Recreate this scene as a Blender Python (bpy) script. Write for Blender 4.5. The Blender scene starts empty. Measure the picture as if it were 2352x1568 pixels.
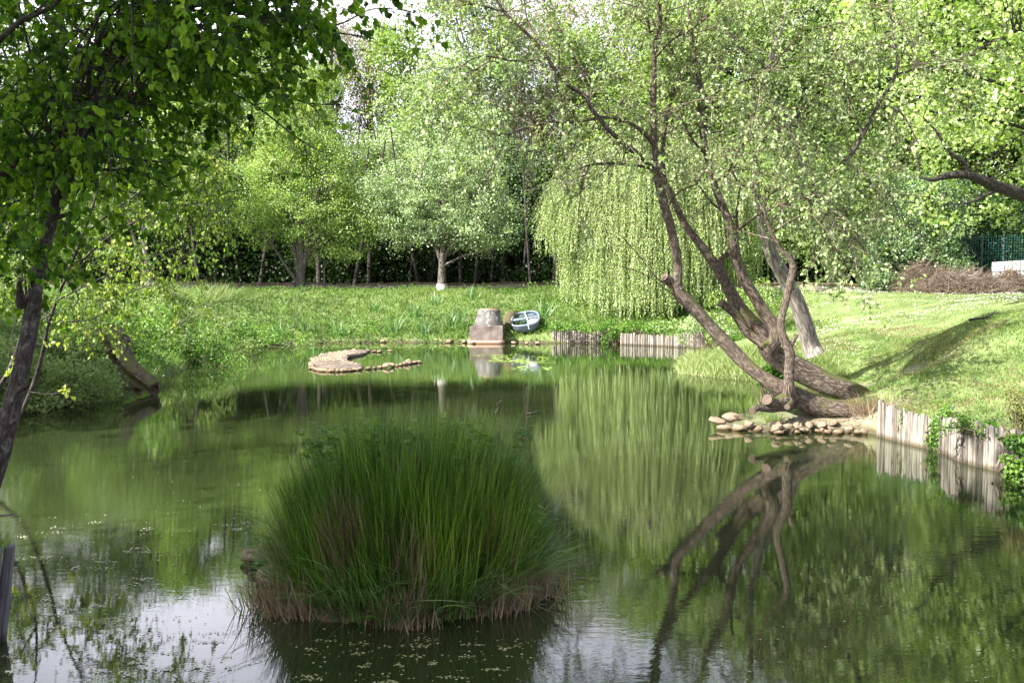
import bpy, math, random
import numpy as np
from mathutils import Vector, Matrix, noise as mnoise
rng = np.random.default_rng(7)
random.seed(7)
sc = bpy.context.scene
COL = sc.collection
PI = math.pi

# ------------------------------------------------------------------ camera frame
F = 2286.7; TH = math.atan(144.0/F); CZ = 2.6
CT, ST = math.cos(TH), math.sin(TH)
def P(px, py, d):
    u = (px-1176)/F; v = (784-py)/F
    dy = CT + v*ST; dz = -ST + v*CT
    k = d/dy
    return np.array([u*k, d, CZ+dz*k])
def W(px, py, z=0.0):
    u = (px-1176)/F; v = (784-py)/F
    dy = CT + v*ST; dz = -ST + v*CT
    k = (z-CZ)/dz
    return np.array([u*k, dy*k, z])
def ray(px, py):
    u = (px-1176)/F; v = (784-py)/F
    return np.array([u, CT+v*ST, -ST+v*CT])

# ------------------------------------------------------------------ helpers
class MB:
    def __init__(s): s.V=[]; s.Q=[]; s.T=[]; s.A=[]; s.U=[]; s.n=0
    def add(s, v, q=None, t=None, tint=0.5, uv=None):
        v = np.asarray(v, float).reshape(-1,3); k=len(v)
        s.V.append(v)
        if q is not None and len(q): s.Q.append(np.asarray(q,np.int64).reshape(-1,4)+s.n)
        if t is not None and len(t): s.T.append(np.asarray(t,np.int64).reshape(-1,3)+s.n)
        s.A.append(np.broadcast_to(np.asarray(tint,float),(k,)).copy())
        s.U.append(np.zeros((k,3)) if uv is None else uv)
        s.n += k
    def build(s, name, mat, parent=None, base=(0,0,0), smooth=True):
        V = np.concatenate(s.V) - np.asarray(base,float)
        Q = np.concatenate(s.Q) if s.Q else np.zeros((0,4),np.int64)
        T = np.concatenate(s.T) if s.T else np.zeros((0,3),np.int64)
        me = bpy.data.meshes.new(name)
        me.vertices.add(len(V)); me.vertices.foreach_set('co', V.astype(np.float32).ravel())
        me.loops.add(len(Q)*4+len(T)*3)
        me.loops.foreach_set('vertex_index', np.concatenate([Q.ravel(),T.ravel()]).astype(np.int32))
        me.polygons.add(len(Q)+len(T))
        st = np.concatenate([np.arange(len(Q))*4, len(Q)*4+np.arange(len(T))*3]).astype(np.int32)
        me.polygons.foreach_set('loop_start', st)
        me.update(calc_edges=True); me.validate()
        me.polygons.foreach_set('use_smooth', np.full(len(me.polygons), smooth))
        a = me.attributes.new('tint','FLOAT','POINT'); a.data.foreach_set('value', np.concatenate(s.A).astype(np.float32))
        a = me.attributes.new('buv','FLOAT_VECTOR','POINT'); a.data.foreach_set('vector', np.concatenate(s.U).astype(np.float32).ravel())
        if mat: me.materials.append(mat)
        o = bpy.data.objects.new(name, me); COL.objects.link(o)
        if parent is not None: o.parent = parent
        return o
def tag(o, label, cat, group=None, kind=None):
    if label: o['label']=label
    if cat: o['category']=cat
    if group: o['group']=group
    if kind: o['kind']=kind
    return o
def thing(name, loc, label, cat, group=None, rz=0):
    o = bpy.data.objects.new(name, None); COL.objects.link(o)
    o.location = tuple(float(c) for c in loc); o.rotation_euler=(0,0,rz); o.empty_display_size=.2
    return tag(o,label,cat,group)
def copy_tree(o, parent=None):
    c = o.copy(); COL.objects.link(c)
    if parent is not None: c.parent = parent
    for ch in [x for x in bpy.data.objects if x.parent==o and x!=c]: copy_tree(ch, c)
    return c
def nrm(v): 
    v = np.asarray(v,float); return v/(np.linalg.norm(v,axis=-1,keepdims=True)+1e-9)

def catmull(P_, n):
    P_ = np.asarray(P_,float); m=len(P_)
    if m==2:
        t=np.linspace(0,1,n)[:,None]; return P_[0]*(1-t)+P_[1]*t
    E = np.vstack([2*P_[0]-P_[1],P_,2*P_[-1]-P_[-2]])
    t = np.linspace(0,m-1-1e-6,n); i=t.astype(int); f=(t-i)[:,None]
    a,b,c,d = E[i],E[i+1],E[i+2],E[i+3]
    return .5*((2*b)+(-a+c)*f+(2*a-5*b+4*c-d)*f*f+(-a+3*b-3*c+d)*f**3)
def tube(mb, pts, rad, sides=8, gnarl=0.0, cap=True, tint=.5, seed=0, flat=None):
    pts = np.asarray(pts,float); n=len(pts); rad=np.broadcast_to(np.asarray(rad,float),(n,))
    T = nrm(np.gradient(pts,axis=0))
    up = np.array([0,0,1.]) if abs(T[0][2])<.9 else np.array([1.,0,0])
    N = np.zeros_like(pts); N[0]=nrm(np.cross(T[0],up))
    for i in range(1,n):
        v = N[i-1]-T[i]*np.dot(N[i-1],T[i]); N[i]=nrm(v)
    B = np.cross(T,N)
    a = np.linspace(0,2*PI,sides+1)
    L = np.concatenate([[0],np.cumsum(np.linalg.norm(np.diff(pts,axis=0),axis=1))])
    R = rad[:,None]*np.ones((1,sides+1))
    if gnarl:
        r2=np.random.default_rng(seed+n)
        ph=r2.uniform(0,6.28,8)
        g = (np.sin(3*a[None]+ph[0]+L[:,None]*1.7)+.7*np.sin(5*a[None]+ph[1]-L[:,None]*2.9)+.9*np.sin(2*a[None]+ph[2]+L[:,None]*4.1)
             +.8*np.sin(L[:,None]*6.3+ph[3]+a[None]) )
        R = R*(1+gnarl*g*.35)
    V = pts[:,None]+R[...,None]*(np.cos(a)[None,:,None]*N[:,None]+np.sin(a)[None,:,None]*B[:,None])
    k=sides+1
    i=np.arange(n-1)[:,None]; j=np.arange(sides)[None]
    q=np.stack([i*k+j,i*k+j+1,(i+1)*k+j+1,(i+1)*k+j],-1).reshape(-1,4)
    uv=np.zeros((n,k,3)); uv[...,0]=(a/(2*PI))[None]*2*PI*max(rad.max(),.01); uv[...,1]=L[:,None]; uv[...,2]=seed*3.1
    mb.add(V.reshape(-1,3), q=q, tint=tint, uv=uv.reshape(-1,3))
    if cap and sides>=5:
        for e,idx in ((0,0),(1,n-1)):
            c=pts[idx]; ring=V[idx,:sides]; vv=np.vstack([ring,c[None]])
            jj=np.arange(sides); tt=np.stack([jj,(jj+1)%sides,np.full(sides,sides)],-1)
            if e==0: tt=tt[:,::-1]
            mb.add(vv,t=tt,tint=tint,uv=np.full((sides+1,3),.01))
def box(mb, c, s, R=None, tint=.5):
    v=np.array([[x,y,z] for x in(-.5,.5) for y in(-.5,.5) for z in(-.5,.5)])*np.asarray(s)
    if R is not None: v=v@np.asarray(R).T
    mb.add(v+np.asarray(c), q=[[0,1,3,2],[4,6,7,5],[0,4,5,1],[2,3,7,6],[0,2,6,4],[1,5,7,3]], tint=tint)

# leaf templates: x across, y along, z normal
def T_(v,q=None,t=None): return (np.array(v,float), None if q is None else np.array(q), None if t is None else np.array(t))
LEAF_D = T_([[0,0,0],[.3,.45,.10],[0,1,-.05],[-.3,.45,.10]], q=[[0,1,2,3]])
LEAF_D2= T_([[0,0,0],[.36,.4,.12],[0,1,-.08],[-.36,.4,.12]], t=[[0,1,2],[0,2,3]])
LEAF_N = T_([[0,0,0],[.16,.5,.04],[0,1,-.06],[-.16,.5,.04]], q=[[0,1,2,3]])
LEAF_O = T_([[0,0,0],[.24,.28,.09],[.27,.6,.07],[0,1,-.1],[-.27,.6,.07],[-.24,.28,.09],[0,.5,0]], t=[[0,1,6],[1,2,6],[2,3,6],[3,4,6],[4,5,6],[5,0,6]])
LEAF_H = T_([[0,.06,0],[.22,-.02,.06],[.42,.12,.12],[.46,.34,.12],[.34,.6,.08],[.16,.82,.0],[0,1,-.1],
             [-.16,.82,0],[-.34,.6,.08],[-.46,.34,.12],[-.42,.12,.12],[-.22,-.02,.06],[0,.45,-.01]],
            t=[[12,i,i+1] for i in range(0,11)]+[[12,11,0]])
LEAF_M = T_([[0,0,0],[.34,.05,.05],[.30,.25,.05],[.58,.42,.08],[.28,.55,.03],[.16,.72,0],[0,1,-.1],[-.16,.72,0],[-.28,.55,.03],[-.58,.42,.08],[-.30,.25,.05],[-.34,.05,.05],[0,.4,0]],
            t=[[12,i,i+1] for i in range(0,11)]+[[12,11,0]])
def leaves(mb, pos, axis, nor, size, tmpl, tint, width=1.0):
    pos=np.asarray(pos,float); n=len(pos)
    if n==0: return
    y=nrm(axis); z=nor-y*np.sum(nor*y,1,keepdims=True); z=nrm(z); x=np.cross(y,z)
    tv,tq,tt=tmpl; k=len(tv)
    size=np.broadcast_to(np.asarray(size,float),(n,))
    V=pos[:,None]+size[:,None,None]*(tv[None,:,0,None]*x[:,None]*width+tv[None,:,1,None]*y[:,None]+tv[None,:,2,None]*z[:,None])
    off=(np.arange(n)*k)[:,None,None]
    uv=np.broadcast_to(tv[None],(n,k,3)).reshape(-1,3)
    mb.add(V.reshape(-1,3), q=None if tq is None else (tq[None]+off).reshape(-1,4), t=None if tt is None else (tt[None]+off).reshape(-1,3),
           tint=np.repeat(np.broadcast_to(np.asarray(tint,float),(n,)),k), uv=uv)
def rdir(n, g=rng):
    return nrm(g.normal(size=(n,3)))
def blades(mb, base, direc, length, width, bend, segs=3, tint=.5, g=rng, face=None):
    """thin curved strips; bend: vector added quadratically"""
    base=np.asarray(base,float); n=len(base)
    length=np.broadcast_to(length,(n,)); width=np.broadcast_to(width,(n,))
    side = nrm(np.cross(direc, g.normal(size=(n,3)))) if face is None else face
    t=np.linspace(0,1,segs+1)
    C=base[:,None]+length[:,None,None]*(direc[:,None]*t[None,:,None]+bend[:,None]*(t**2)[None,:,None])
    w=(width[:,None]*(1-t[None]**1.6)*.5+.0004)
    L=C-side[:,None]*w[...,None]; R=C+side[:,None]*w[...,None]
    V=np.stack([L,R],2).reshape(n,-1,3); k=2*(segs+1)
    q=np.array([[2*i,2*i+1,2*i+3,2*i+2] for i in range(segs)])
    Q=(q[None]+(np.arange(n)*k)[:,None,None]).reshape(-1,4)
    uv=np.zeros((n,k,3)); uv[:,:,1]=np.repeat(t,2)[None]
    mb.add(V.reshape(-1,3), q=Q, tint=np.repeat(np.broadcast_to(np.asarray(tint,float),(n,)),k), uv=uv.reshape(-1,3))

# ------------------------------------------------------------------ materials
def newmat(name):
    m=bpy.data.materials.new(name); m.use_nodes=True
    nt=m.node_tree; nt.nodes.clear(); return m,nt,nt.nodes,nt.links
def ramp(nd, stops):
    r=nd.new('ShaderNodeValToRGB'); el=r.color_ramp.elements
    while len(el)<len(stops): el.new(.5)
    for e,(p,c) in zip(el,stops): e.position=p; e.color=(*c,1)
    return r
def leafmat(name, cols, trans=.4, rough=.45, spec=.35, tcol=1.25, noise_s=0):
    m,nt,nd,ln=newmat(name)
    out=nd.new('ShaderNodeOutputMaterial'); p=nd.new('ShaderNodeBsdfPrincipled'); tr=nd.new('ShaderNodeBsdfTranslucent'); mx=nd.new('ShaderNodeMixShader')
    at=nd.new('ShaderNodeAttribute'); at.attribute_name='tint'
    k=len(cols); r=ramp(nd,[(i/(k-1),c) for i,c in enumerate(cols)])
    ln.new(at.outputs['Fac'],r.inputs[0]); ln.new(r.outputs[0],p.inputs['Base Color'])
    mul=nd.new('ShaderNodeMix'); mul.data_type='RGBA'; mul.blend_type='MULTIPLY'; mul.inputs[0].default_value=1
    ln.new(r.outputs[0],mul.inputs[6]); mul.inputs[7].default_value=(1.15*tcol,1.3*tcol,.5*tcol,1)
    ln.new(mul.outputs[2],tr.inputs[0])
    p.inputs['Roughness'].default_value=rough; p.inputs['Specular IOR Level'].default_value=spec
    mx.inputs[0].default_value=trans
    ln.new(p.outputs[0],mx.inputs[1]); ln.new(tr.outputs[0],mx.inputs[2]); ln.new(mx.outputs[0],out.inputs[0])
    return m
def barkmat(name, c0, c1, c2, moss=None, sc_=1.0, bump=.6, lichen=None):
    m,nt,nd,ln=newmat(name)
    out=nd.new('ShaderNodeOutputMaterial'); p=nd.new('ShaderNodeBsdfPrincipled'); ln.new(p.outputs[0],out.inputs[0])
    at=nd.new('ShaderNodeAttribute'); at.attribute_name='buv'
    mp=nd.new('ShaderNodeMapping'); mp.inputs['Scale'].default_value=(34*sc_,7*sc_,1); ln.new(at.outputs['Vector'],mp.inputs[0])
    n1=nd.new('ShaderNodeTexNoise'); n1.inputs['Scale'].default_value=1.6; n1.inputs['Detail'].default_value=6; n1.inputs['Roughness'].default_value=.65; ln.new(mp.outputs[0],n1.inputs['Vector'])
    v=nd.new('ShaderNodeTexVoronoi'); v.feature='DISTANCE_TO_EDGE'; v.inputs['Scale'].default_value=1.0
    dm=nd.new('ShaderNodeVectorMath'); dm.operation='MULTIPLY_ADD'; ln.new(n1.outputs['Color'],dm.inputs[0]); dm.inputs[1].default_value=(1.2,1.2,0); ln.new(mp.outputs[0],dm.inputs[2]); ln.new(dm.outputs[0],v.inputs['Vector'])
    mr=nd.new('ShaderNodeMapRange'); mr.inputs[2].default_value=.25; ln.new(v.outputs['Distance'],mr.inputs[0])
    mt=nd.new('ShaderNodeMath'); mt.operation='MULTIPLY'; ln.new(mr.outputs[0],mt.inputs[0]); ln.new(n1.outputs['Fac'],mt.inputs[1])
    r=ramp(nd,[(0,c0),(.35,c1),(.7,c2)]); ln.new(mt.outputs[0],r.inputs[0]); last=r.outputs[0]
    tc=nd.new('ShaderNodeTexCoord'); n2=nd.new('ShaderNodeTexNoise'); n2.inputs['Scale'].default_value=2.3; n2.inputs['Detail'].default_value=5; ln.new(tc.outputs['Object'],n2.inputs['Vector'])
    if lichen:
        n3=nd.new('ShaderNodeTexNoise'); n3.inputs['Scale'].default_value=17; n3.inputs['Detail'].default_value=6; ln.new(tc.outputs['Object'],n3.inputs['Vector'])
        lr=ramp(nd,[(.54,(0,0,0)),(.72,(.7,.7,.7))]); ln.new(n3.outputs['Fac'],lr.inputs[0])
        mm=nd.new('ShaderNodeMix'); mm.data_type='RGBA'; ln.new(lr.outputs[0],mm.inputs[0]); ln.new(last,mm.inputs[6]); mm.inputs[7].default_value=(*lichen,1); last=mm.outputs[2]
    if moss:
        ge=nd.new('ShaderNodeNewGeometry'); sx=nd.new('ShaderNodeSeparateXYZ'); ln.new(ge.outputs['Normal'],sx.inputs[0])
        a=nd.new('ShaderNodeMath'); a.operation='MULTIPLY_ADD'; ln.new(sx.outputs[2],a.inputs[0]); a.inputs[1].default_value=.3; ln.new(n2.outputs['Fac'],a.inputs[2])
        mr2=ramp(nd,[(.66,(0,0,0)),(.74,(1,1,1))]); ln.new(a.outputs[0],mr2.inputs[0])
        mm=nd.new('ShaderNodeMix'); mm.data_type='RGBA'; ln.new(mr2.outputs[0],mm.inputs[0]); ln.new(last,mm.inputs[6]); mm.inputs[7].default_value=(*moss,1); last=mm.outputs[2]
    ln.new(last,p.inputs['Base Color']); p.inputs['Roughness'].default_value=.85; p.inputs['Specular IOR Level'].default_value=.2
    b=nd.new('ShaderNodeBump'); b.inputs['Strength'].default_value=bump; b.inputs['Distance'].default_value=.02; ln.new(mt.outputs[0],b.inputs['Height']); ln.new(b.outputs[0],p.inputs['Normal'])
    return m
def stonemat(name, cols, scale=6, bump=.5, rough=.85, stain=None, dist=.02):
    m,nt,nd,ln=newmat(name)
    out=nd.new('ShaderNodeOutputMaterial'); p=nd.new('ShaderNodeBsdfPrincipled'); ln.new(p.outputs[0],out.inputs[0])
    tc=nd.new('ShaderNodeTexCoord'); oi=nd.new('ShaderNodeObjectInfo')
    va=nd.new('ShaderNodeVectorMath'); va.operation='ADD'; ln.new(tc.outputs['Object'],va.inputs[0]); ln.new(oi.outputs['Location'],va.inputs[1])
    n=nd.new('ShaderNodeTexNoise'); n.inputs['Scale'].default_value=scale; n.inputs['Detail'].default_value=8; n.inputs['Roughness'].default_value=.65; ln.new(va.outputs[0],n.inputs['Vector'])
    k=len(cols); r=ramp(nd,[(.3+.4*i/(k-1),c) for i,c in enumerate(cols)]); ln.new(n.outputs['Fac'],r.inputs[0]); last=r.outputs[0]
    if stain:
        n3=nd.new('ShaderNodeTexNoise'); n3.inputs['Scale'].default_value=scale*2.2; n3.inputs['Detail'].default_value=3; ln.new(va.outputs[0],n3.inputs['Vector'])
        lr=ramp(nd,[(.58,(0,0,0)),(.64,(1,1,1))]); ln.new(n3.outputs['Fac'],lr.inputs[0])
        mm=nd.new('ShaderNodeMix'); mm.data_type='RGBA'; ln.new(lr.outputs[0],mm.inputs[0]); ln.new(last,mm.inputs[6]); mm.inputs[7].default_value=(*stain,1); last=mm.outputs[2]
    if name in('limestone','mossrock','mud','plinth'):
        ge=nd.new('ShaderNodeNewGeometry'); sx=nd.new('ShaderNodeSeparateXYZ'); ln.new(ge.outputs['Position'],sx.inputs[0])
        wv=nd.new('ShaderNodeMath'); wv.operation='MULTIPLY_ADD'; ln.new(n.outputs['Fac'],wv.inputs[0]); wv.inputs[1].default_value=-.06; ln.new(sx.outputs[2],wv.inputs[2])
        w=ramp(nd,[(.0,(.30,.26,.16)),(.03,(1,1,1))]); ln.new(wv.outputs[0],w.inputs[0])
        mm=nd.new('ShaderNodeMix'); mm.data_type='RGBA'; mm.blend_type='MULTIPLY'; mm.inputs[0].default_value=1; ln.new(last,mm.inputs[6]); ln.new(w.outputs[0],mm.inputs[7]); last=mm.outputs[2]
    ln.new(last,p.inputs['Base Color']); p.inputs['Roughness'].default_value=rough; p.inputs['Specular IOR Level'].default_value=.25
    b=nd.new('ShaderNodeBump'); b.inputs['Strength'].default_value=bump; b.inputs['Distance'].default_value=dist; ln.new(n.outputs['Fac'],b.inputs['Height']); ln.new(b.outputs[0],p.inputs['Normal'])
    return m
def plainmat(name, c, rough=.6, spec=.4):
    return stonemat(name,[tuple(x*.8 for x in c),c],scale=12,bump=.1,rough=rough)

M={}
M['bark_brown']=barkmat('bark_brown',(.018,.013,.010),(.085,.065,.050),(.175,.14,.108),moss=(.055,.06,.018),lichen=(.16,.15,.125))
M['bark_pale']=barkmat('bark_pale',(.07,.06,.05),(.19,.17,.15),(.29,.27,.245),sc_=.35,bump=.25,lichen=(.17,.15,.13))
M['bark_dark']=barkmat('bark_dark',(.010,.008,.007),(.032,.026,.023),(.06,.052,.046),sc_=.8,lichen=(.12,.12,.11))
M['bark_grey']=barkmat('bark_grey',(.035,.03,.025),(.10,.088,.075),(.17,.155,.135),sc_=.5)
M['twig']=barkmat('twig',(.06,.045,.03),(.13,.105,.08),(.2,.17,.13),bump=.1)
M['twig_warm']=barkmat('twig_warm',(.10,.08,.045),(.2,.16,.09),(.28,.23,.14),bump=.1)
M['cutwood']=stonemat('cutwood',[(.05,.035,.026),(.11,.08,.062)],scale=9,bump=.2)
M['near']=leafmat('near_leaf',[(.018,.050,.003),(.045,.100,.005),(.085,.16,.008),(.16,.24,.02)],trans=.5,spec=.18,rough=.5,tcol=1.6)
M['yellow']=leafmat('yellow_leaf',[(.07,.13,.015),(.15,.22,.03),(.30,.34,.07)],trans=.5,tcol=1.2)
M['sallow']=leafmat('sallow_leaf',[(.09,.13,.055),(.17,.23,.105),(.28,.34,.19),(.19,.29,.06)],trans=.38,rough=.45,spec=.4,tcol=1.3)
M['weep']=leafmat('weeping_leaf',[(.15,.23,.06),(.28,.37,.14),(.46,.55,.29)],trans=.45,tcol=1.1)
M['light']=leafmat('light_leaf',[(.09,.15,.03),(.18,.26,.07),(.34,.42,.18)],trans=.45)
M['greygreen']=leafmat('greygreen_leaf',[(.08,.13,.05),(.18,.25,.12),(.35,.43,.25)],trans=.35,spec=.5)
M['mid']=leafmat('mid_leaf',[(.045,.08,.016),(.10,.155,.04),(.20,.27,.09)],trans=.4)
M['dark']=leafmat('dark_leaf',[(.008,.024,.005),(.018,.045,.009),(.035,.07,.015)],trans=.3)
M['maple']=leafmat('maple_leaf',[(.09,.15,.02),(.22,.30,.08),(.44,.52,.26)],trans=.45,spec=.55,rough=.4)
M['deep']=leafmat('deep_shade_leaf',[(.005,.014,.003),(.012,.03,.006),(.022,.045,.01)],trans=.25,spec=.2)  # shade of the wood put into the leaf colour
M['ivy']=leafmat('ivy_leaf',[(.03,.075,.02),(.07,.13,.04),(.17,.24,.11)],trans=.2,spec=.7,rough=.3)
M['olive']=leafmat('olive_leaf',[(.09,.10,.03),(.14,.14,.045),(.2,.19,.08)],trans=.35)
M['grass']=leafmat('grass_blade',[(.035,.075,.012),(.085,.15,.027),(.17,.24,.06),(.28,.28,.13)],trans=.4,tcol=1.1)
M['lawn']=leafmat('lawn_blade',[(.075,.12,.028),(.145,.20,.058),(.24,.29,.115),(.33,.32,.19)],trans=.35,tcol=1.1)
M['drygrass']=leafmat('dry_grass_blade',[(.13,.09,.05),(.22,.165,.095),(.33,.27,.16)],trans=.25,tcol=.9)
M['herb']=leafmat('herb_leaf',[(.025,.075,.008),(.07,.15,.02),(.15,.26,.05)],trans=.4)
M['rush']=leafmat('rush_stem',[(.008,.028,.001),(.022,.066,.002),(.055,.12,.006),(.15,.22,.03)],trans=.35,spec=.4,tcol=1.5)
M['sedge']=leafmat('sedge_leaf',[(.03,.09,.02),(.07,.15,.03),(.14,.23,.09)],trans=.3,spec=.6,rough=.35)
M['dry']=leafmat('dry_blade',[(.07,.042,.024),(.14,.095,.058),(.27,.21,.145)],trans=.2,tcol=.8)
M['brush']=leafmat('brush_twig',[(.045,.033,.023),(.10,.075,.055),(.19,.155,.12)],trans=.1,tcol=.8)
M['daisy']=plainmat('daisy',(.85,.85,.8))
M['limestone']=stonemat('limestone',[(.10,.07,.042),(.21,.165,.12),(.31,.265,.215)],scale=5,bump=.9,dist=.05,stain=(.30,.18,.09))
M['mossrock']=stonemat('mossrock',[(.10,.075,.045),(.26,.2,.14),(.38,.32,.25)],scale=5,bump=.8,dist=.05)
M['concrete']=stonemat('concrete',[(.04,.037,.037),(.08,.076,.074),(.12,.113,.106)],scale=3.5,bump=.5,stain=(.22,.22,.21))
M['concrete2']=stonemat('concrete_block',[(.035,.027,.022),(.095,.078,.07),(.15,.128,.117)],scale=3.0,bump=.4)
M['plinth']=stonemat('plinth',[(.20,.125,.095),(.30,.21,.175)],scale=4,bump=.3)
M['rust']=stonemat('rust',[(.16,.08,.05),(.3,.17,.12)],scale=9,bump=.4)
M['wall']=stonemat('old_wall',[(.09,.075,.06),(.24,.21,.18),(.36,.33,.29)],scale=2.5,bump=.9,dist=.08)
M['coping']=stonemat('coping',[(.07,.05,.03),(.17,.12,.08)],scale=5,bump=.8,dist=.05)
M['boatgrey']=stonemat('boat_plastic',[(.08,.10,.13),(.14,.165,.20)],scale=2,bump=.05,rough=.4)
M['boatdark']=stonemat('boat_inside',[(.015,.03,.045),(.03,.05,.07)],scale=3,bump=.1,rough=.4)
M['white']=stonemat('white_paint',[(.5,.5,.51),(.66,.66,.66)],scale=3,bump=.1,rough=.5)
M['rope']=plainmat('rope',(.35,.5,.45))
M['sack']=stonemat('sack',[(.05,.042,.02),(.10,.085,.045)],scale=8,bump=.6)
M['post']=plainmat('green_post',(.03,.05,.05))
M['wire']=plainmat('green_wire',(.05,.2,.18))
M['fleck']=leafmat('glint_leaf_fleck',[(.30,.33,.30),(.42,.42,.40),(.30,.29,.12),(.14,.2,.05)],trans=.1,spec=.6,rough=.3)  # pale greys paint sky glints, yellow and green are leaf scraps
M['algae']=leafmat('algae',[(.20,.30,.06),(.32,.42,.12)],trans=.2)
def logmat(nm,stops):
    m,nt,nd,ln=newmat(nm)
    out=nd.new('ShaderNodeOutputMaterial'); p=nd.new('ShaderNodeBsdfPrincipled'); ln.new(p.outputs[0],out.inputs[0])
    at=nd.new('ShaderNodeAttribute'); at.attribute_name='buv'
    mp=nd.new('ShaderNodeMapping'); mp.inputs['Scale'].default_value=(60,3.5,1); ln.new(at.outputs['Vector'],mp.inputs[0])
    n=nd.new('ShaderNodeTexNoise'); n.inputs['Scale'].default_value=1.3; n.inputs['Detail'].default_value=6; ln.new(mp.outputs[0],n.inputs['Vector'])
    oi=nd.new('ShaderNodeAttribute'); oi.attribute_name='tint'
    ad=nd.new('ShaderNodeMath'); ad.operation='MULTIPLY_ADD'; ln.new(oi.outputs['Fac'],ad.inputs[0]); ad.inputs[1].default_value=.5; ln.new(n.outputs['Fac'],ad.inputs[2])
    r=ramp(nd,stops); ln.new(ad.outputs[0],r.inputs[0])
    # wet band just above the water line
    ge=nd.new('ShaderNodeNewGeometry'); sx=nd.new('ShaderNodeSeparateXYZ'); ln.new(ge.outputs['Position'],sx.inputs[0])
    w=ramp(nd,[(.02,(.35,.3,.2)),(.09,(1,1,1))]); ln.new(sx.outputs[2],w.inputs[0])
    mm=nd.new('ShaderNodeMix'); mm.data_type='RGBA'; mm.blend_type='MULTIPLY'; mm.inputs[0].default_value=1; ln.new(r.outputs[0],mm.inputs[6]); ln.new(w.outputs[0],mm.inputs[7])
    ln.new(mm.outputs[2],p.inputs['Base Color']); p.inputs['Roughness'].default_value=.8
    b=nd.new('ShaderNodeBump'); b.inputs['Strength'].default_value=.6; b.inputs['Distance'].default_value=.01; ln.new(n.outputs['Fac'],b.inputs['Height']); ln.new(b.outputs[0],p.inputs['Normal'])
    return m
M['log']=logmat('weathered_log',[(.45,(.016,.013,.010)),(.66,(.075,.064,.052)),(.9,(.165,.15,.128)),(1,(.23,.215,.185))]); M['log_painted_shade']=logmat('shaded_log',[(.42,(.02,.017,.016)),(.62,(.045,.042,.045)),(.85,(.075,.072,.08)),(1,(.10,.098,.105))])  # second ramp: log colour darkened to carry the near corner's shade

# ------------------------------------------------------------------ terrain
# waterline vertices: px, py, step, width to plateau, plateau height
PV=[(0,955,.05,4.5,2.0),(100,932,.15,4.0,2.0),(180,912,.2,4.0,2.0),(290,893,.2,4.5,2.0),(345,884,.1,5,2.0),(400,866,.1,6,2.0),(440,842,.1,6.5,1.95),(500,818,.1,6.5,1.9),
 (560,800,.1,6,1.85),(640,793,.1,6,1.82),(760,789,.1,6,1.8),(900,787,.1,6,1.8),(1075,788,.1,6,1.8),(1180,788,.15,6,1.8),(1265,788,.35,6,1.8),
 (1420,789,.4,7,1.8),(1600,795,.4,9,1.8),(1650,804,.3,10,1.8),(1600,822,.08,12,1.7),(1545,842,.05,12,1.6),(1555,858,.05,12,1.6),(1640,868,.05,12,1.6),(1725,875,.05,11,1.6),
 (1775,905,.05,10,1.7),(1740,940,.04,10,1.6),(1665,958,.04,10,1.6),(1642,975,.04,10,1.6),(1660,990,.05,10,1.6),(1780,996,.05,10,1.6),(1960,994,.06,9,1.7),(2018,1000,.42,6.5,1.85),
 (2120,1032,.45,6,1.85),(2290,1078,.45,6,1.85),(2352,1108,.45,6,1.85)]
poly=[W(a,b)[:2] for a,b,*_ in PV]; att=[(c,d,e) for *_,c,d,e in PV]
for x,y in [(6.5,10),(6.0,7),(5,4.6),(0,4.4),(-3.2,4.8),(-4.1,6.2),(-4.9,8),(-6.4,11),(-8.6,15)]:
    poly.append(np.array([x,y])); att.append((.4,5,1.3))
poly=np.array(poly); att=np.array(att,float)
def pond_info(x,y):
    """signed distance (positive on land) and blended bank attributes"""
    x=np.asarray(x,float).ravel(); y=np.asarray(y,float).ravel()
    A=poly; B=np.roll(poly,-1,0); a0=att; a1=np.roll(att,-1,0)
    D=np.full(len(x),1e9); SW=np.zeros(len(x)); SA=np.zeros((len(x),3)); ins=np.zeros(len(x),bool)
    for i in range(len(A)):
        ax,ay=A[i]; bx,by=B[i]; ex,ey=bx-ax,by-ay; L=ex*ex+ey*ey
        t=np.clip(((x-ax)*ex+(y-ay)*ey)/L,0,1)
        d=np.hypot(x-ax-t*ex,y-ay-t*ey); D=np.minimum(D,d)
        w=math.sqrt(L)/(d**4+.02); SW+=w; SA+=w[:,None]*(a0[i]+(a1[i]-a0[i])*t[:,None])
        c=((ay>y)!=(by>y)); xi=ax+(y-ay)/(by-ay+1e-12)*(bx-ax); ins^=(c&(x<xi))
    return np.where(ins,-D,D), SA/SW[:,None]
def fbm(x,y,s,seed=0):
    g=np.random.default_rng(seed); r=0
    for k in range(6):
        a=g.uniform(0,6.28); f=s*(1.6**k)*g.uniform(.8,1.2); ph=g.uniform(0,6.28,2)
        r=r+np.sin((x*math.cos(a)+y*math.sin(a))*f+ph[0]+1.3*np.sin((y*math.cos(a)-x*math.sin(a))*f*.7+ph[1]))/(1.5**k)
    return r/2.6
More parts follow.
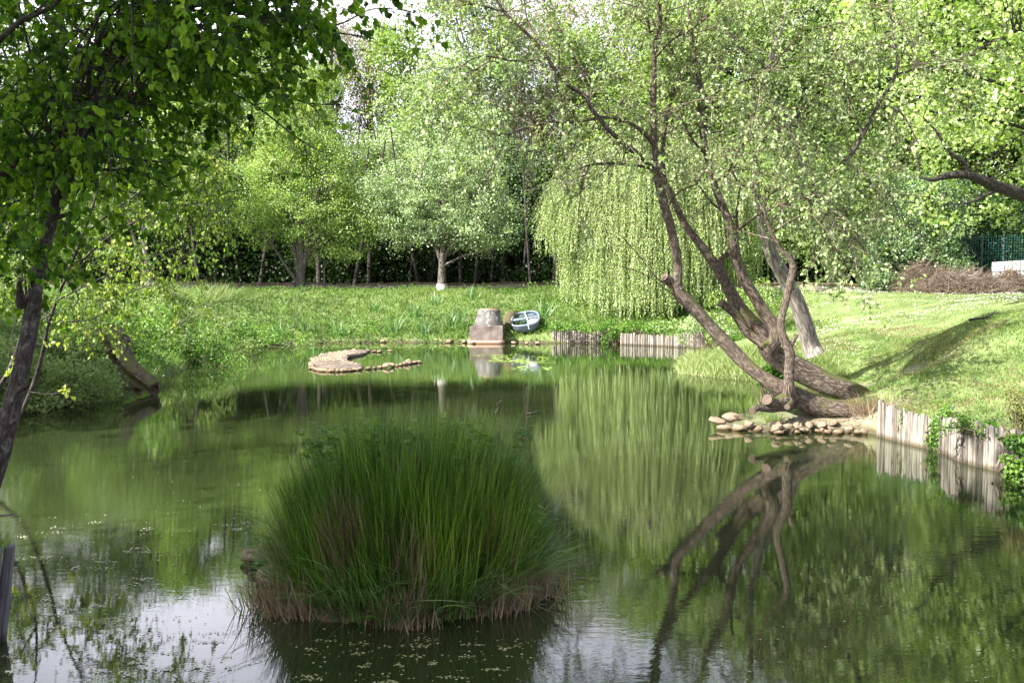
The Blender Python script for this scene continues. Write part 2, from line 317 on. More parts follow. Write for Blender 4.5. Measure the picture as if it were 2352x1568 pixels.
def hgt(x,y):
    shp=np.shape(x); x=np.asarray(x,float).ravel(); y=np.asarray(y,float).ravel()
    s,a=pond_info(x,y); step,Wd,H=a.T
    t=np.clip(s/Wd,0,1); prof=t*t*(3-2*t)*.55+.45*(1-(1-t)**2)
    wr=np.clip((x-7.6)/1.6,0,1)*np.clip((27-y)/4,0,1); wr=wr*wr*(3-2*wr)
    u=np.clip((s-1.7)/4.1,0,1); prof2=.16*np.clip(s/2.2,0,1)+.84*u*u*(3-2*u); prof=prof*(1-wr)+prof2*wr
    land=step*np.clip((s-.16)/.08,0,1)+(H-step)*prof-.12*(1-np.clip(s/.22,0,1))
    far=np.clip((np.hypot(x,y)-20)/30,0,1)
    land=land+.22*far*t+ (.13*fbm(x,y,.9,1)+.07*fbm(x,y,2.6,2)+.03*fbm(x,y,6,8))*np.clip(s/1.5,0,1)*(1-.75*np.clip((s-Wd)/2,0,1))
    # grassy shoulder on the right
    land+= .28*np.exp(-(((x-11.5)/3.2)**2+((y-20.5)/2.6)**2))*np.clip(s/2,0,1)
    # hollow with the sandy patch behind the leaning tree
    land-= .6*np.exp(-(((x-8.0)/1.3)**2+((y-22.6)/2.4)**2))*np.clip(s/1.2,0,1)*t**.3
    # ground below the trees on the left bank top
    sub=-.9*np.clip(-s/1.2,0,1)-.05
    z=np.where(s>0,land,sub)
    return z.reshape(shp)
def hp(x,y): return float(hgt(np.array([x]),np.array([y]))[0])
def sand_mask(x,y):
    m=1.3*np.exp(-(((x-8.0-(22.5-y)*.25)/1.0)**2+((y-22.3)/2.3)**2)*1.2)+1.1*np.exp(-(((x-5.5)/1.7)**2+((y-17.1)/.75)**2)*1.3)
    return np.clip(m+.25*fbm(x,y,2.2,9)-.25,0,1)
def ons(px,d):   # ground point under a picture column at distance d
    q=P(px,640,d); return np.array([q[0],q[1],hp(q[0],q[1])])
def axis(parts):
    a=[]
    for s0,e0,st in parts: a+=list(np.arange(s0,e0,st))
    return np.array(sorted(set(np.round(a,4))))
gx=axis([(-400,-60,40),(-60,-16,1.5),(-16,-9,.4),(-9,12,.16),(12,16,.3),(16,60,1.5),(60,401,40)])
gy=axis([(-300,-20,40),(-20,4,1.0),(4,12,.4),(12,31,.16),(31,50,.2),(50,120,2),(120,441,40)])
GX,GY=np.meshgrid(gx,gy,indexing='ij'); GZ=hgt(GX,GY)
mb=MB(); ny=len(gy); i=np.arange(len(gx)-1)[:,None]; j=np.arange(ny-1)[None]
mb.add(np.stack([GX,GY,GZ],-1).reshape(-1,3), q=np.stack([i*ny+j,(i+1)*ny+j,(i+1)*ny+j+1,i*ny+j+1],-1).reshape(-1,4), tint=sand_mask(GX,GY).ravel())
def groundmat():
    m,nt,nd,ln=newmat('ground_soil')
    out=nd.new('ShaderNodeOutputMaterial'); p=nd.new('ShaderNodeBsdfPrincipled'); ln.new(p.outputs[0],out.inputs[0])
    tc=nd.new('ShaderNodeTexCoord'); n=nd.new('ShaderNodeTexNoise'); n.inputs['Scale'].default_value=1.3; n.inputs['Detail'].default_value=9; n.inputs['Roughness'].default_value=.7; ln.new(tc.outputs['Object'],n.inputs['Vector'])
    r=ramp(nd,[(.3,(.055,.06,.02)),(.47,(.08,.12,.03)),(.6,(.13,.17,.055)),(.75,(.22,.19,.11))]); ln.new(n.outputs['Fac'],r.inputs[0])
    n2=nd.new('ShaderNodeTexNoise'); n2.inputs['Scale'].default_value=14; n2.inputs['Detail'].default_value=8; ln.new(tc.outputs['Object'],n2.inputs['Vector'])
    r2=ramp(nd,[(.3,(.10,.08,.055)),(.6,(.24,.205,.155))]); ln.new(n2.outputs['Fac'],r2.inputs[0])
    at=nd.new('ShaderNodeAttribute'); at.attribute_name='tint'
    mm=nd.new('ShaderNodeMix'); mm.data_type='RGBA'; ln.new(at.outputs['Fac'],mm.inputs[0]); ln.new(r.outputs[0],mm.inputs[6]); ln.new(r2.outputs[0],mm.inputs[7])
    # wet mud close to the water line
    ge=nd.new('ShaderNodeNewGeometry'); sx=nd.new('ShaderNodeSeparateXYZ'); ln.new(ge.outputs['Position'],sx.inputs[0])
    w=ramp(nd,[(.05,(1,1,1)),(.16,(0,0,0))]); ln.new(sx.outputs[2],w.inputs[0])
    m2=nd.new('ShaderNodeMix'); m2.data_type='RGBA'; ln.new(w.outputs[0],m2.inputs[0]); ln.new(mm.outputs[2],m2.inputs[6]); m2.inputs[7].default_value=(.05,.042,.022,1)
    ln.new(m2.outputs[2],p.inputs['Base Color']); p.inputs['Roughness'].default_value=.95
    b=nd.new('ShaderNodeBump'); b.inputs['Strength'].default_value=.7; b.inputs['Distance'].default_value=.04; ln.new(n2.outputs['Fac'],b.inputs['Height']); ln.new(b.outputs[0],p.inputs['Normal'])
    return m
tag(mb.build('ground',groundmat()),'grassy ground rising round the pond',None,kind='structure')
# water
def watermat():
    m,nt,nd,ln=newmat('pond_water')
    out=nd.new('ShaderNodeOutputMaterial')
    tc=nd.new('ShaderNodeTexCoord')
    n3=nd.new('ShaderNodeTexNoise'); n3.inputs['Scale'].default_value=.35; n3.inputs['Detail'].default_value=3; ln.new(tc.outputs['Object'],n3.inputs['Vector'])
    r=ramp(nd,[(.35,(.012,.018,.006)),(.65,(.020,.028,.010))]); ln.new(n3.outputs['Fac'],r.inputs[0])
    df=nd.new('ShaderNodeBsdfDiffuse'); ln.new(r.outputs[0],df.inputs[0])
    gl=nd.new('ShaderNodeBsdfGlossy'); gl.inputs['Roughness'].default_value=.008; gl.inputs['Color'].default_value=(.95,.97,.93,1)
    fr=nd.new('ShaderNodeFresnel'); fr.inputs[0].default_value=1.8
    mp=nd.new('ShaderNodeMapping'); mp.inputs['Scale'].default_value=(1,2.2,1); ln.new(tc.outputs['Object'],mp.inputs[0])
    n1=nd.new('ShaderNodeTexNoise'); n1.inputs['Scale'].default_value=5; n1.inputs['Detail'].default_value=3; ln.new(mp.outputs[0],n1.inputs['Vector'])
    n2=nd.new('ShaderNodeTexNoise'); n2.inputs['Scale'].default_value=22; n2.inputs['Detail'].default_value=2; ln.new(mp.outputs[0],n2.inputs['Vector'])
    # calm and ruffled areas
    n4=nd.new('ShaderNodeTexNoise'); n4.inputs['Scale'].default_value=.22; n4.inputs['Detail'].default_value=2; ln.new(tc.outputs['Object'],n4.inputs['Vector'])
    c=ramp(nd,[(.42,(.35,.35,.35)),(.62,(1,1,1))]); ln.new(n4.outputs['Fac'],c.inputs[0])
    ad=nd.new('ShaderNodeMath'); ad.operation='MULTIPLY_ADD'; ln.new(n2.outputs['Fac'],ad.inputs[0]); ad.inputs[1].default_value=.25; ln.new(n1.outputs['Fac'],ad.inputs[2])
    mu=nd.new('ShaderNodeMath'); mu.operation='MULTIPLY'; ln.new(ad.outputs[0],mu.inputs[0]); ln.new(c.outputs[0],mu.inputs[1])
    b=nd.new('ShaderNodeBump'); b.inputs['Strength'].default_value=.30; b.inputs['Distance'].default_value=.003; ln.new(mu.outputs[0],b.inputs['Height'])
    ln.new(b.outputs[0],gl.inputs['Normal']); ln.new(b.outputs[0],fr.inputs['Normal'])
    mx=nd.new('ShaderNodeMixShader'); ln.new(fr.outputs[0],mx.inputs[0]); ln.new(df.outputs[0],mx.inputs[1]); ln.new(gl.outputs[0],mx.inputs[2]); ln.new(mx.outputs[0],out.inputs[0])
    return m
mb=MB(); mb.add([[-14,3,0],[12,3,0],[12,46,0],[-14,46,0]],q=[[0,1,2,3]])
tag(mb.build('water',watermat()),'green pond water with reflections of trees',None,kind='structure')

# ------------------------------------------------------------------ ground cover
def scatter(n, x0,x1,y0,y1, g, margin=.05, vis=True):
    x=g.uniform(x0,x1,n); y=g.uniform(y0,y1,n)
    if vis:
        k=np.abs(x)<.53*y+.6; x,y=x[k],y[k]
    s,a=pond_info(x,y); k=s>margin; x,y,s=x[k],y[k],s[k]
    return x,y,s
def grass(name,label,n,x0,x1,y0,y1,hmin,hmax,width,mat,seed,filt=None,segs=2,lean=.35):
    g=np.random.default_rng(seed); x,y,s=scatter(n,x0,x1,y0,y1,g)
    sm=sand_mask(x,y); k=g.random(len(x))>sm*2.2
    if filt is not None: k&=filt(x,y,s,g)
    x,y,s=x[k],y[k],s[k]
    z=hgt(x,y)-.01; B=np.stack([x,y,z],1); m=len(B)
    patch=.5+.5*fbm(x,y,1.6,seed+5)
    h=(hmin+(hmax-hmin)*g.random(m)**1.5*np.clip(patch+.3,.2,1.2))
    d=nrm(np.stack([g.normal(0,lean,m),g.normal(0,lean,m)-.1,np.ones(m)],1))
    bend=np.stack([g.normal(0,.35,m),g.normal(0,.35,m),-np.abs(g.normal(0,.25,m))],1)
    tint=np.clip(.42+.22*fbm(x,y,.7,seed+9)+.12*fbm(x,y,3,seed+2)+g.normal(0,.16,m),0,1)
    face=nrm(np.stack([np.ones(m),g.normal(0,.5,m),np.zeros(m)],1))
    mb=MB(); blades(mb,B,d,h,width,bend,segs,tint,g,face)
    return tag(mb.build(name,M[mat]),label,'grass',kind='stuff')
notlawn=lambda x,y,s,g: ~((x>8)&(s>2.0))
grass('bank_grass','long grass on the far bank slope below the wall',150000,-26,11,35,50,.10,.38,.022,'grass',11,lambda x,y,s,g:(s<7.5)|(g.random(len(x))<.35))
grass('bank_grass','tall shaded grass on the left bank beside the hollow stump',70000,-24,-4,14,37,.12,.5,.016,'grass',12)
grass('lawn','short bright lawn dotted with daisies behind the leaning tree',230000,7,28,17,50,.03,.085,.016,'lawn',13,lambda x,y,s,g:s>2.0)
grass('bank_grass','rough grass on the slope above the right log palisade',170000,5,16,12,30,.03,.15,.010,'grass',14,lambda x,y,s,g:(s<5.5)&(fbm(x,y,1.9,91)+.4*g.normal(size=len(x))<.5))
grass('shore_grass','bright arching grass at the water edge left of the leaning trunk',26000,3.6,8.2,24.2,31,.18,.5,.018,'lawn',15,lambda x,y,s,g:(s<2.2)&(g.random(len(x))<.9),segs=3)
def herbs(name,label,n,x0,x1,y0,y1,seed,filt,size=(.04,.1),hmax=.4,mat='herb',vis=True):
    g=np.random.default_rng(seed); x,y,s=scatter(n,x0,x1,y0,y1,g,vis=vis)
    k=filt(x,y,s,g); x,y=x[k],y[k]; m=len(x)
    lump=np.clip(.5+.7*fbm(x,y,1.7,seed+1),0,1)
    z=hgt(x,y)+lump*hmax*g.random(m)**.6
    pos=np.stack([x,y,z],1); d=nrm(np.stack([g.normal(size=m),g.normal(size=m),g.normal(0,.4,m)-.1],1))
    n_=nrm(np.stack([g.normal(0,.5,m),g.normal(0,.5,m)-.3,np.ones(m)],1))
    mb=MB(); leaves(mb,pos,d,n_,g.uniform(*size,m),LEAF_D2,np.clip(.2+.55*lump*g.random(m)+g.normal(0,.15,m)+.1,0,1))
    return tag(mb.build(name,M[mat]),label,'weeds',kind='stuff')
herbs('weeds','leafy weeds along the far water edge',90000,-26,9,35,47,21,lambda x,y,s,g:g.random(len(x))<np.clip(1.25-s/3.5,.16,1),(.05,.13),.45)
herbs('weeds','dark leafy weeds hanging over the left water edge',100000,-20,-4,15,37,22,lambda x,y,s,g:g.random(len(x))<np.clip(1.2-s/3.5,.25,1),(.03,.09),.5)
grass('dry_grass','straw coloured worn grass on the far bank slope',45000,-22,10,38,47,.04,.16,.02,'drygrass',18,lambda x,y,s,g:(fbm(x,y*1.4,.8,57)+.5*fbm(x,y,2.3,58)+.25*g.normal(size=len(x))>.25)&(s>.6))
grass('dry_grass','pale straw coloured grass patches on the right slope',190000,5.5,16,12,30,.03,.11,.010,'drygrass',17,lambda x,y,s,g:(s<6.5)&(fbm(x,y,1.1,55)+.5*fbm(x,y,3.3,56)+.25*g.normal(size=len(x))>.08))
herbs('weeds','low clover and weeds on the slope right of the leaning tree',26000,6,16,13,30,23,lambda x,y,s,g:(s<5)&(sand_mask(x,y)<.3),(.02,.05),.08)
herbs('weeds','darker drifts of nettles and weeds on the far bank slope',42000,-24,9,36,47,24,lambda x,y,s,g:(fbm(x,y*1.5,.75,66)+.4*fbm(x,y,2.7,67)>.32)&(s>.8)&(s<6.5),(.06,.13),.32,'mid')
# daisies
g=np.random.default_rng(31); x,y,s=scatter(14000,8,28,26,49,g); k=(s>3)&(fbm(x,y,.6,77)>-.15); x,y=x[k],y[k]; z=hgt(x,y)+.075
mb=MB(); m=len(x); leaves(mb,np.stack([x,y,z],1),rdir(m,g)*[1,1,.1],np.tile([0.,-.6,1.],(m,1)),.024,LEAF_D2,.5,width=1.4)
tag(mb.build('daisies',M['daisy']),'tiny white daisies scattered over the far lawn','flowers',kind='stuff')

exec_parts=True

# ------------------------------------------------------------------ wall, palisades, pedestal, boat
def wall():
    pts=catmull([(-27,41),(-19,43.5),(-13,46.5),(-6,49.5),(2,50.5),(12,50.5),(24,51)],150)
    root=thing('stone_wall',(pts[60][0],pts[60][1],2.0),'long low mossy stone wall at the foot of the wood','wall')
    g=np.random.default_rng(5); b=MB(); c=MB()
    for k in range(len(pts)-1):
        a,e=pts[k],pts[k+1]; m=(a+e)/2; L=np.linalg.norm(e-a); an=math.atan2(e[1]-a[1],e[0]-a[0])
        R=np.array([[math.cos(an),-math.sin(an),0],[math.sin(an),math.cos(an),0],[0,0,1]])
        z0=hp(m[0],m[1]); top=z0+.36+.03*math.sin(k*.35)
        for r in range(2):
            w=L*.94
            box(b,(m[0]+g.normal(0,.012),m[1]+g.normal(0,.02),z0-.12+(top-.07-z0+.12)*(r+.5)/2),(w,.36+g.uniform(-.03,.03),(top-.07-z0+.12)/2-.012),R)
        box(b,(m[0],m[1],z0+(top-z0)/2-.12),(L+.02,.30,top-z0+.12-.03),R)
        if g.random()>.04: box(c,(m[0],m[1],top-.02+g.normal(0,.008)),(L*.97,.5+g.uniform(-.04,.04),.075),R)
    b.build('masonry',M['wall'],root,root.location,smooth=False); c.build('coping',M['coping'],root,root.location,smooth=False)
wall()
def palisade(name,label,pts,n,htop,rad,seed,jit=.03,lean=(0,0),shift=(0,-.10),mat='log'):
    g=np.random.default_rng(seed)
    line=catmull(pts,200); line=line+np.array(shift)[None]; L=np.concatenate([[0],np.cumsum(np.linalg.norm(np.diff(line,axis=0),axis=1))]); tot=L[-1]
    root=thing(name,(line[0][0],line[0][1],0),label,'palisade')
    wd=g.uniform(.6,1.45,n); wd=wd/wd.sum(); cs=np.cumsum(wd)-wd/2
    for k in range(n):
        q=[np.interp(cs[k]*tot,L,line[:,a]) for a in (0,1)]
        r=wd[k]*tot*.49
        h=htop(cs[k])+g.normal(0,jit)
        m=MB(); zz=np.linspace(-.35,h,9)
        tx,ty=g.normal(0,.018)+lean[0],g.normal(0,.018)+lean[1]
        pt=np.stack([q[0]+tx*zz,q[1]+ty*zz,zz],1)
        rr=np.full(9,r)*(1+g.normal(0,.015,9)); rr[-1]*=.9
        tube(m,pt,rr,9,gnarl=.05,seed=k,tint=g.uniform(.1,1))
        top=pt[-1]
        m.build('log',M[mat],root,root.location)
    return root
palisade('log_palisade','far palisade section of pale upright logs below the weeping willow',[W(1268,787)[:2],W(1330,788)[:2],W(1408,789)[:2]],30,lambda t:.53-.02*t,.05,41)
palisade('log_palisade','far palisade section between the weeping willow and the grassy promontory',[W(1424,791)[:2],W(1500,794)[:2],W(1560,797)[:2],W(1614,800)[:2]],42,lambda t:.50-.09*math.sin(t*3.1)+.12*(t>.72),.05,42,.025)
palisade('log_palisade','right palisade of bleached logs holding the slope beside the leaning tree',
   [W(2019,1000)[:2],W(2070,1014)[:2],W(2160,1036)[:2],W(2215,1060)[:2],W(2290,1079)[:2],np.array([6.85,12.45]),np.array([6.88,12.1])],92,lambda t:.60-.10*math.sin(min(t*1.9,1)*PI)+.03*(t<.05),.03,43,.022,shift=(-.05,-.05))
pl=W(10,1452)[:2]
palisade('log_palisade','dark shaded palisade end with mossy top in the near left corner',[np.array([-3.66,7.15]),np.array([-3.75,6.95]),np.array([-3.92,6.85]),np.array([-4.1,6.7]),np.array([-4.5,6.6])],14,lambda t:.69,.04,44,.012,(0.11,0.04),mat='log_painted_shade')
mb=MB(); g=np.random.default_rng(45)
n=500; a=g.uniform(0,1,n); bx=-3.70-a*.9; by=7.1-.35*a+g.uniform(-.18,.05,n)
B=np.stack([bx,by,np.full(n,.68)],1); B[:,0]+=.07; by
blades(mb,B,nrm(np.stack([g.normal(0,.5,n),g.normal(0,.5,n),np.ones(n)],1)),g.uniform(.03,.16,n),.006,g.normal(0,.4,(n,3)),2,g.random(n),g)
leaves(mb,B+g.normal(0,.02,(n,3)),rdir(n,g),np.tile([0,0,1.],(n,1)),g.uniform(.015,.03,n),LEAF_D2,g.random(n)*.4)
tag(mb.build('moss_cushion',M['mid'],None),'moss and short grass growing on the near left palisade','moss',kind='stuff')

def pedestal():
    d=42.0; c=P(1120,780,d); s=F/d
    base=np.array([P(1118,640,40.45)[0],40.45,0])
    root=thing('concrete_pedestal',base,'round concrete well head on a square block at the far water edge','pedestal')
    # curved plinth
    def lathe(m,prof,n=40,cx=0,cy=0,sq=None):
        a=np.linspace(0,2*PI,n+1)[:-1]; V=[]
        for r,z in prof:
            ca,sa=np.cos(a),np.sin(a); k=1 if sq is None else 1/np.maximum(np.abs(ca)**sq+np.abs(sa)**sq,1e-6)**(1/sq)
            V.append(np.stack([cx+r*ca*k,cy+r*sa*k,np.full(n,z)],1))
        V=np.concatenate(V); R=len(prof); i=np.arange(R-1)[:,None]; j=np.arange(n)[None]
        m.add(V,q=np.stack([i*n+j,i*n+(j+1)%n,(i+1)*n+(j+1)%n,(i+1)*n+j],-1).reshape(-1,4))
    m=MB(); lathe(m,[(.0,.14),(.70,.14),(.745,.13),(.755,.10),(.755,-.4)][::-1],48,-.02,0,6); o=m.build('plinth',M['plinth'],root)
    m=MB(); a=-.10; R=np.array([[math.cos(a),-math.sin(a),0],[math.sin(a),math.cos(a),0],[0,0,1]])
    hx,hy=.665,.66
    prof=[(0,.70),(1-.02,.70),(1,.68),(1,.16),(.97,.14)]
    V=[];cs=[(-1,-1),(1,-1),(1,1),(-1,1)]
    g=np.random.default_rng(4)
    pr=prof[1:]
    for r,z in pr: V+= [(x*hx*r,y*hy*r,z+ (0.02*x if z>.5 else 0)) for x,y in cs]
    V=np.array(V)@R.T; q=[[k*4+j,k*4+(j+1)%4,(k+1)*4+(j+1)%4,(k+1)*4+j] for k in range(len(pr)-1) for j in range(4)]+[[0,1,2,3]]
    V=V+[.05,.12,0]; m.add(V,q=q); m.build('block',M['concrete2'],root,smooth=False)
    m=MB(); lathe(m,[(.60,.70),(.60,.73),(.585,.78),(.55,.90),(.51,1.02),(.485,1.09),(.478,1.10),(.478,1.30),(.47,1.335),(.45,1.345),(.0,1.347)],48,.08,.12); m.build('well_shaft',M['concrete'],root)
    m=MB(); lathe(m,[(.36,1.345),(.36,1.375),(.35,1.385),(.0,1.39)],32,.08,.12); m.build('lid',M['rust'],root)
pedestal()
def boat():
    c=ons(1209,41.15)
    root=thing('rowing_boat',(c[0],c[1],c[2]+.22),'small grey plastic rowing boat lying on the bank beside the concrete well head','boat')
    root.rotation_euler=(math.radians(17),math.radians(-9),math.radians(-4)); root.scale=(.9,.8,.9)
    n=48; a=np.linspace(0,2*PI,n+1)[:-1]
    def outline(k,z,lob=0):
        ca,sa=np.cos(a),np.sin(a); e=3.2; r=1/(np.abs(ca)**e+np.abs(sa)**e)**(1/e)
        x=.66*k*r*ca*(1-.16*np.clip(sa*r,0,1)**2); y=1.02*k*r*sa
        y=y-.10*k*np.exp(-(x/.13)**2)*(sa>0)
        return np.stack([x,y,np.full(n,z)+.05*np.clip(sa,0,1)],1)
    def loft(m,rings):
        V=np.concatenate(rings); R=len(rings); i=np.arange(R-1)[:,None]; j=np.arange(n)[None]
        m.add(V,q=np.stack([i*n+j,i*n+(j+1)%n,(i+1)*n+(j+1)%n,(i+1)*n+j],-1).reshape(-1,4))
    m=MB(); loft(m,[outline(.45,-.12),outline(.8,-.10),outline(.93,.02),outline(1,.26)]); m.build('hull',M['boatgrey'],root)
    m=MB(); loft(m,[outline(.02,-.06),outline(.72,-.06),outline(.84,.06),outline(.9,.27)][::-1]); m.build('inner_shell',M['boatdark'],root)
    m=MB(); o=outline(.96,.27); tube(m,np.vstack([o,o[:1]]),.052,8,cap=False); m.build('gunwale',M['boatgrey'],root)
    m=MB(); box(m,(0,.17,.25),(1.24,.26,.05)); m.build('seat',M['boatgrey'],root,smooth=False)
    m=MB(); box(m,(0,.80,.20),(.95,.26,.05)); box(m,(0,.62,.12),(.12,.5,.14)); m.build('bow_deck',M['boatgrey'],root,smooth=False)
    m=MB(); box(m,(.33,-.34,.14),(.42,.5,.2)); m.build('stern_locker',M['white'],root,smooth=False)
    m=MB(); tube(m,catmull([(.1,1.5,.1),(0,1.0,.36),(.0,.6,.33),(.07,.17,.31),(.10,-.3,.3),(.13,-1.0,.34),(.16,-1.1,.1)],30),.022,6); m.build('mooring_rope',M['rope'],root)
boat()
# sack behind the well head
c=ons(1172,41.6); mb=MB()
n=20; a=np.linspace(0,2*PI,n+1)[:-1]
rings=[]
for z,r in [(-.1,.30),(.15,.34),(.4,.30),(.62,.22),(.75,.24),(.78,.05)]:
    rr=r*(1+.12*np.sin(3*a+z*7)+.07*np.sin(7*a-z*9)); rings.append(np.stack([rr*np.cos(a),.6*rr*np.sin(a),z+.04*np.sin(2*a+z)],1))
V=np.concatenate(rings); i=np.arange(5)[:,None]; j=np.arange(n)[None]
mb.add(V,q=np.stack([i*n+j,i*n+(j+1)%n,(i+1)*n+(j+1)%n,(i+1)*n+j],-1).reshape(-1,4))
o=mb.build('rubble_sack',M['sack']); o.location=c; o.scale=(.9,.9,.8); tag(o,'slumped tan sack standing between the well head and the boat','sack')

# ------------------------------------------------------------------ stones
def rockmesh(name,mat,seed,flat=.7,sub=3):
    import bmesh
    bm=bmesh.new(); bmesh.ops.create_icosphere(bm,subdivisions=sub,radius=1)
    rr=random.Random(seed); off=Vector((rr.uniform(0,50),rr.uniform(0,50),rr.uniform(0,50)))
    fac=[(*Vector((rr.gauss(0,1),rr.gauss(0,1),rr.gauss(0,1))).normalized(),rr.uniform(.62,.9)) for _ in range(9)]
    for v in bm.verts:
        p=v.co.copy(); k=1+.42*mnoise.noise(p*1.1+off)+.26*mnoise.noise(p*2.3+off)+.12*mnoise.noise(p*5+off)
        for fn in fac: k=min(k,fn[3]/max(.05,p.dot(Vector(fn[:3]))))
        v.co=Vector((p.x*k,p.y*k*.85,max(p.z,-.6)*k*flat))
    me=bpy.data.meshes.new(name); bm.to_mesh(me); bm.free(); me.materials.append(mat)
    for f in me.polygons: f.use_smooth=True
    return me
RK=[rockmesh('stone',M['limestone'],s) for s in range(7)]
MR=[rockmesh('stone',M['mossrock'],20+s) for s in range(4)]
def stone(loc,size,label,group,k,meshes=RK,rz=None,name='stone'):
    o=bpy.data.objects.new(name,meshes[k%len(meshes)]); COL.objects.link(o); o.location=tuple(float(v) for v in loc)
    o.rotation_euler=(random.uniform(-.3,.3),random.uniform(-.3,.3),random.uniform(0,6) if rz is None else rz)
    o.scale=(size*random.uniform(.8,1.25),size*random.uniform(.7,1.05),size*random.uniform(.6,1.05)); return tag(o,label,'stone',group)
# right row below the leaning tree (picture column, water-level row, radius px, row 0/1)
rowR=[(1652,972,22,1),(1690,965,27,1),(1666,983,16,0),(1700,984,24,0),(1740,986,18,0),(1722,978,14,1),(1757,984,11,0),(1776,990,10,0),(1790,985,15,1),(1812,985,13,1),(1830,992,12,0),(1834,982,11,1),
 (1852,990,12,0),(1862,981,12,1),(1880,990,10,0),(1893,980,13,1),(1908,989,11,0),(1919,977,14,1),(1935,985,12,0),(1946,974,13,1),(1958,986,12,0),(1970,976,15,1),(1986,984,13,0),(1990,972,11,1),(1850,974,9,1),(1882,974,9,1)]
for k_ in range(30):
    a_=random.uniform(1770,1995); rowR.append((a_,random.choice([979,985,990,993])-(1990-a_)*.0,random.uniform(9,14),random.choice([0,0,1])))
for k,(a,b,r,up) in enumerate(rowR):
    q=W(a,b+ (4 if not up else 14)); sz=r/ (F/q[1])*1.02
    lab={0:'large pale boulder at the water end of the stone row under the leaning trunk',1:'biggest rounded boulder with a hollow under the leaning trunk',3:'long pitted pale boulder lying flat in front of the biggest one'}.get(k,'fist sized pale stone in the row edging the mud below the leaning trunk')
    stone((q[0],q[1]+(.10 if up else 0),(.03 if not up else .13)),sz,lab,'stones edging the mud under the leaning tree' ,k)
def inpoly_early(q,pl):
    A=pl; B=np.roll(pl,-1,0); c=((A[:,1]>q[1])!=(B[:,1]>q[1])); xi=A[:,0]+(q[1]-A[:,1])/(B[:,1]-A[:,1]+1e-9)*(B[:,0]-A[:,0]); return int((c&(q[0]<xi)).sum())%2==1
# mud islet
isl=[(718,842),(712,832),(722,822),(745,815),(790,810),(830,806),(850,808),(836,816),(800,823),(786,832),(800,838),(830,842),(832,848),(790,850),(745,850)]
pts=np.array([W(a,b)[:2] for a,b in isl]); cen=pts.mean(0)
mb=MB(); rings=[]
ptsd=catmull(np.vstack([pts,pts[:1]])[:, :],61)[:-1]
nn=len(ptsd)
spine=catmull(np.array([W(740,836)[:2],W(760,826)[:2],W(800,815)[:2],W(800,843)[:2]]),40)
for f,z in [(1.0,-.12),(1.0,.02),(.86,.07),(.6,.10),(.3,.10)]:
    near=np.array([spine[np.argmin(np.linalg.norm(spine-p,axis=1))] for p in ptsd])
    xy=near+(ptsd-near)*f; zz=z+(.03*fbm(xy[:,0],xy[:,1],9,3)+.03*fbm(xy[:,0],xy[:,1],21,4) if f<1 else 0); rings.append(np.column_stack([xy,np.broadcast_to(zz,(nn,))]))
V=np.concatenate(rings); i=np.arange(4)[:,None]; j=np.arange(nn)[None]
mb.add(V,q=np.stack([i*nn+j,i*nn+(j+1)%nn,(i+1)*nn+(j+1)%nn,(i+1)*nn+j],-1).reshape(-1,4))
last=V[-nn:]; mb.add(np.vstack([last,last.mean(0)]),t=[[q,(q+1)%nn,nn] for q in range(nn)])
M['mud']=stonemat('mud',[(.07,.056,.046),(.14,.12,.10)],scale=3,bump=.8,dist=.04)
tag(mb.build('mud_islet',M['mud']),'small crescent mud islet in the middle of the pond',None,kind='structure')
g=np.random.default_rng(66); mb=MB(); tv=np.array([[1,0,0],[0,1,0],[-1,0,0],[0,-1,0],[0,0,.8],[0,0,-.5]],float); tt=np.array([[0,1,4],[1,2,4],[2,3,4],[3,0,4]])
for _ in range(700):
    t_=g.integers(0,40); q=spine[t_]+g.normal(0,.28,2)
    if np.min(np.linalg.norm(ptsd-q,axis=1))<.03 : continue
    inside=inpoly_early(q,ptsd)
    if not inside: continue
    s_=g.uniform(.012,.05); mb.add(tv@np.diag([s_*g.uniform(.8,1.5),s_,s_*.8])+[q[0],q[1],.095+g.uniform(0,.02)],t=tt)
tag(mb.build('gravel',M['limestone'],smooth=False),'loose gravel and pebbles strewn over the crescent mud islet','gravel',kind='stuff')
arms=[[(716,846),(718,834),(728,824),(748,816),(790,808),(830,805)],[(830,805),(855,807),(876,808),(895,806)],[(716,846),(745,852),(790,852),(832,848)],[(832,848),(870,845),(905,841),(932,836),(962,832)]]
kk=0
for ai,(arm,cnt) in enumerate(zip(arms,(13,6,17,12))):
    L=catmull(np.array(arm,float),cnt)
    for t,(a,b) in enumerate(L[:-1] if ai%2==0 else L[1:]):
        if ai==1 and t==3: continue
        q=W(a,b+1.5); big=(ai==3 and t in(3,4,8))
        stone((q[0],q[1],.03 if not big else .07),(random.uniform(.085,.14) if not big else .15)*1.0,
              ['small pale stone in the rim of the crescent mud islet','pale stone in the broken line trailing right behind the islet','small pale stone in the rim of the crescent mud islet','pale stone in the straight line running right from the islet front'][ai] if not big else 'larger angular stone standing up in the line right of the islet front',
              'stones around the crescent mud islet',kk); kk+=1
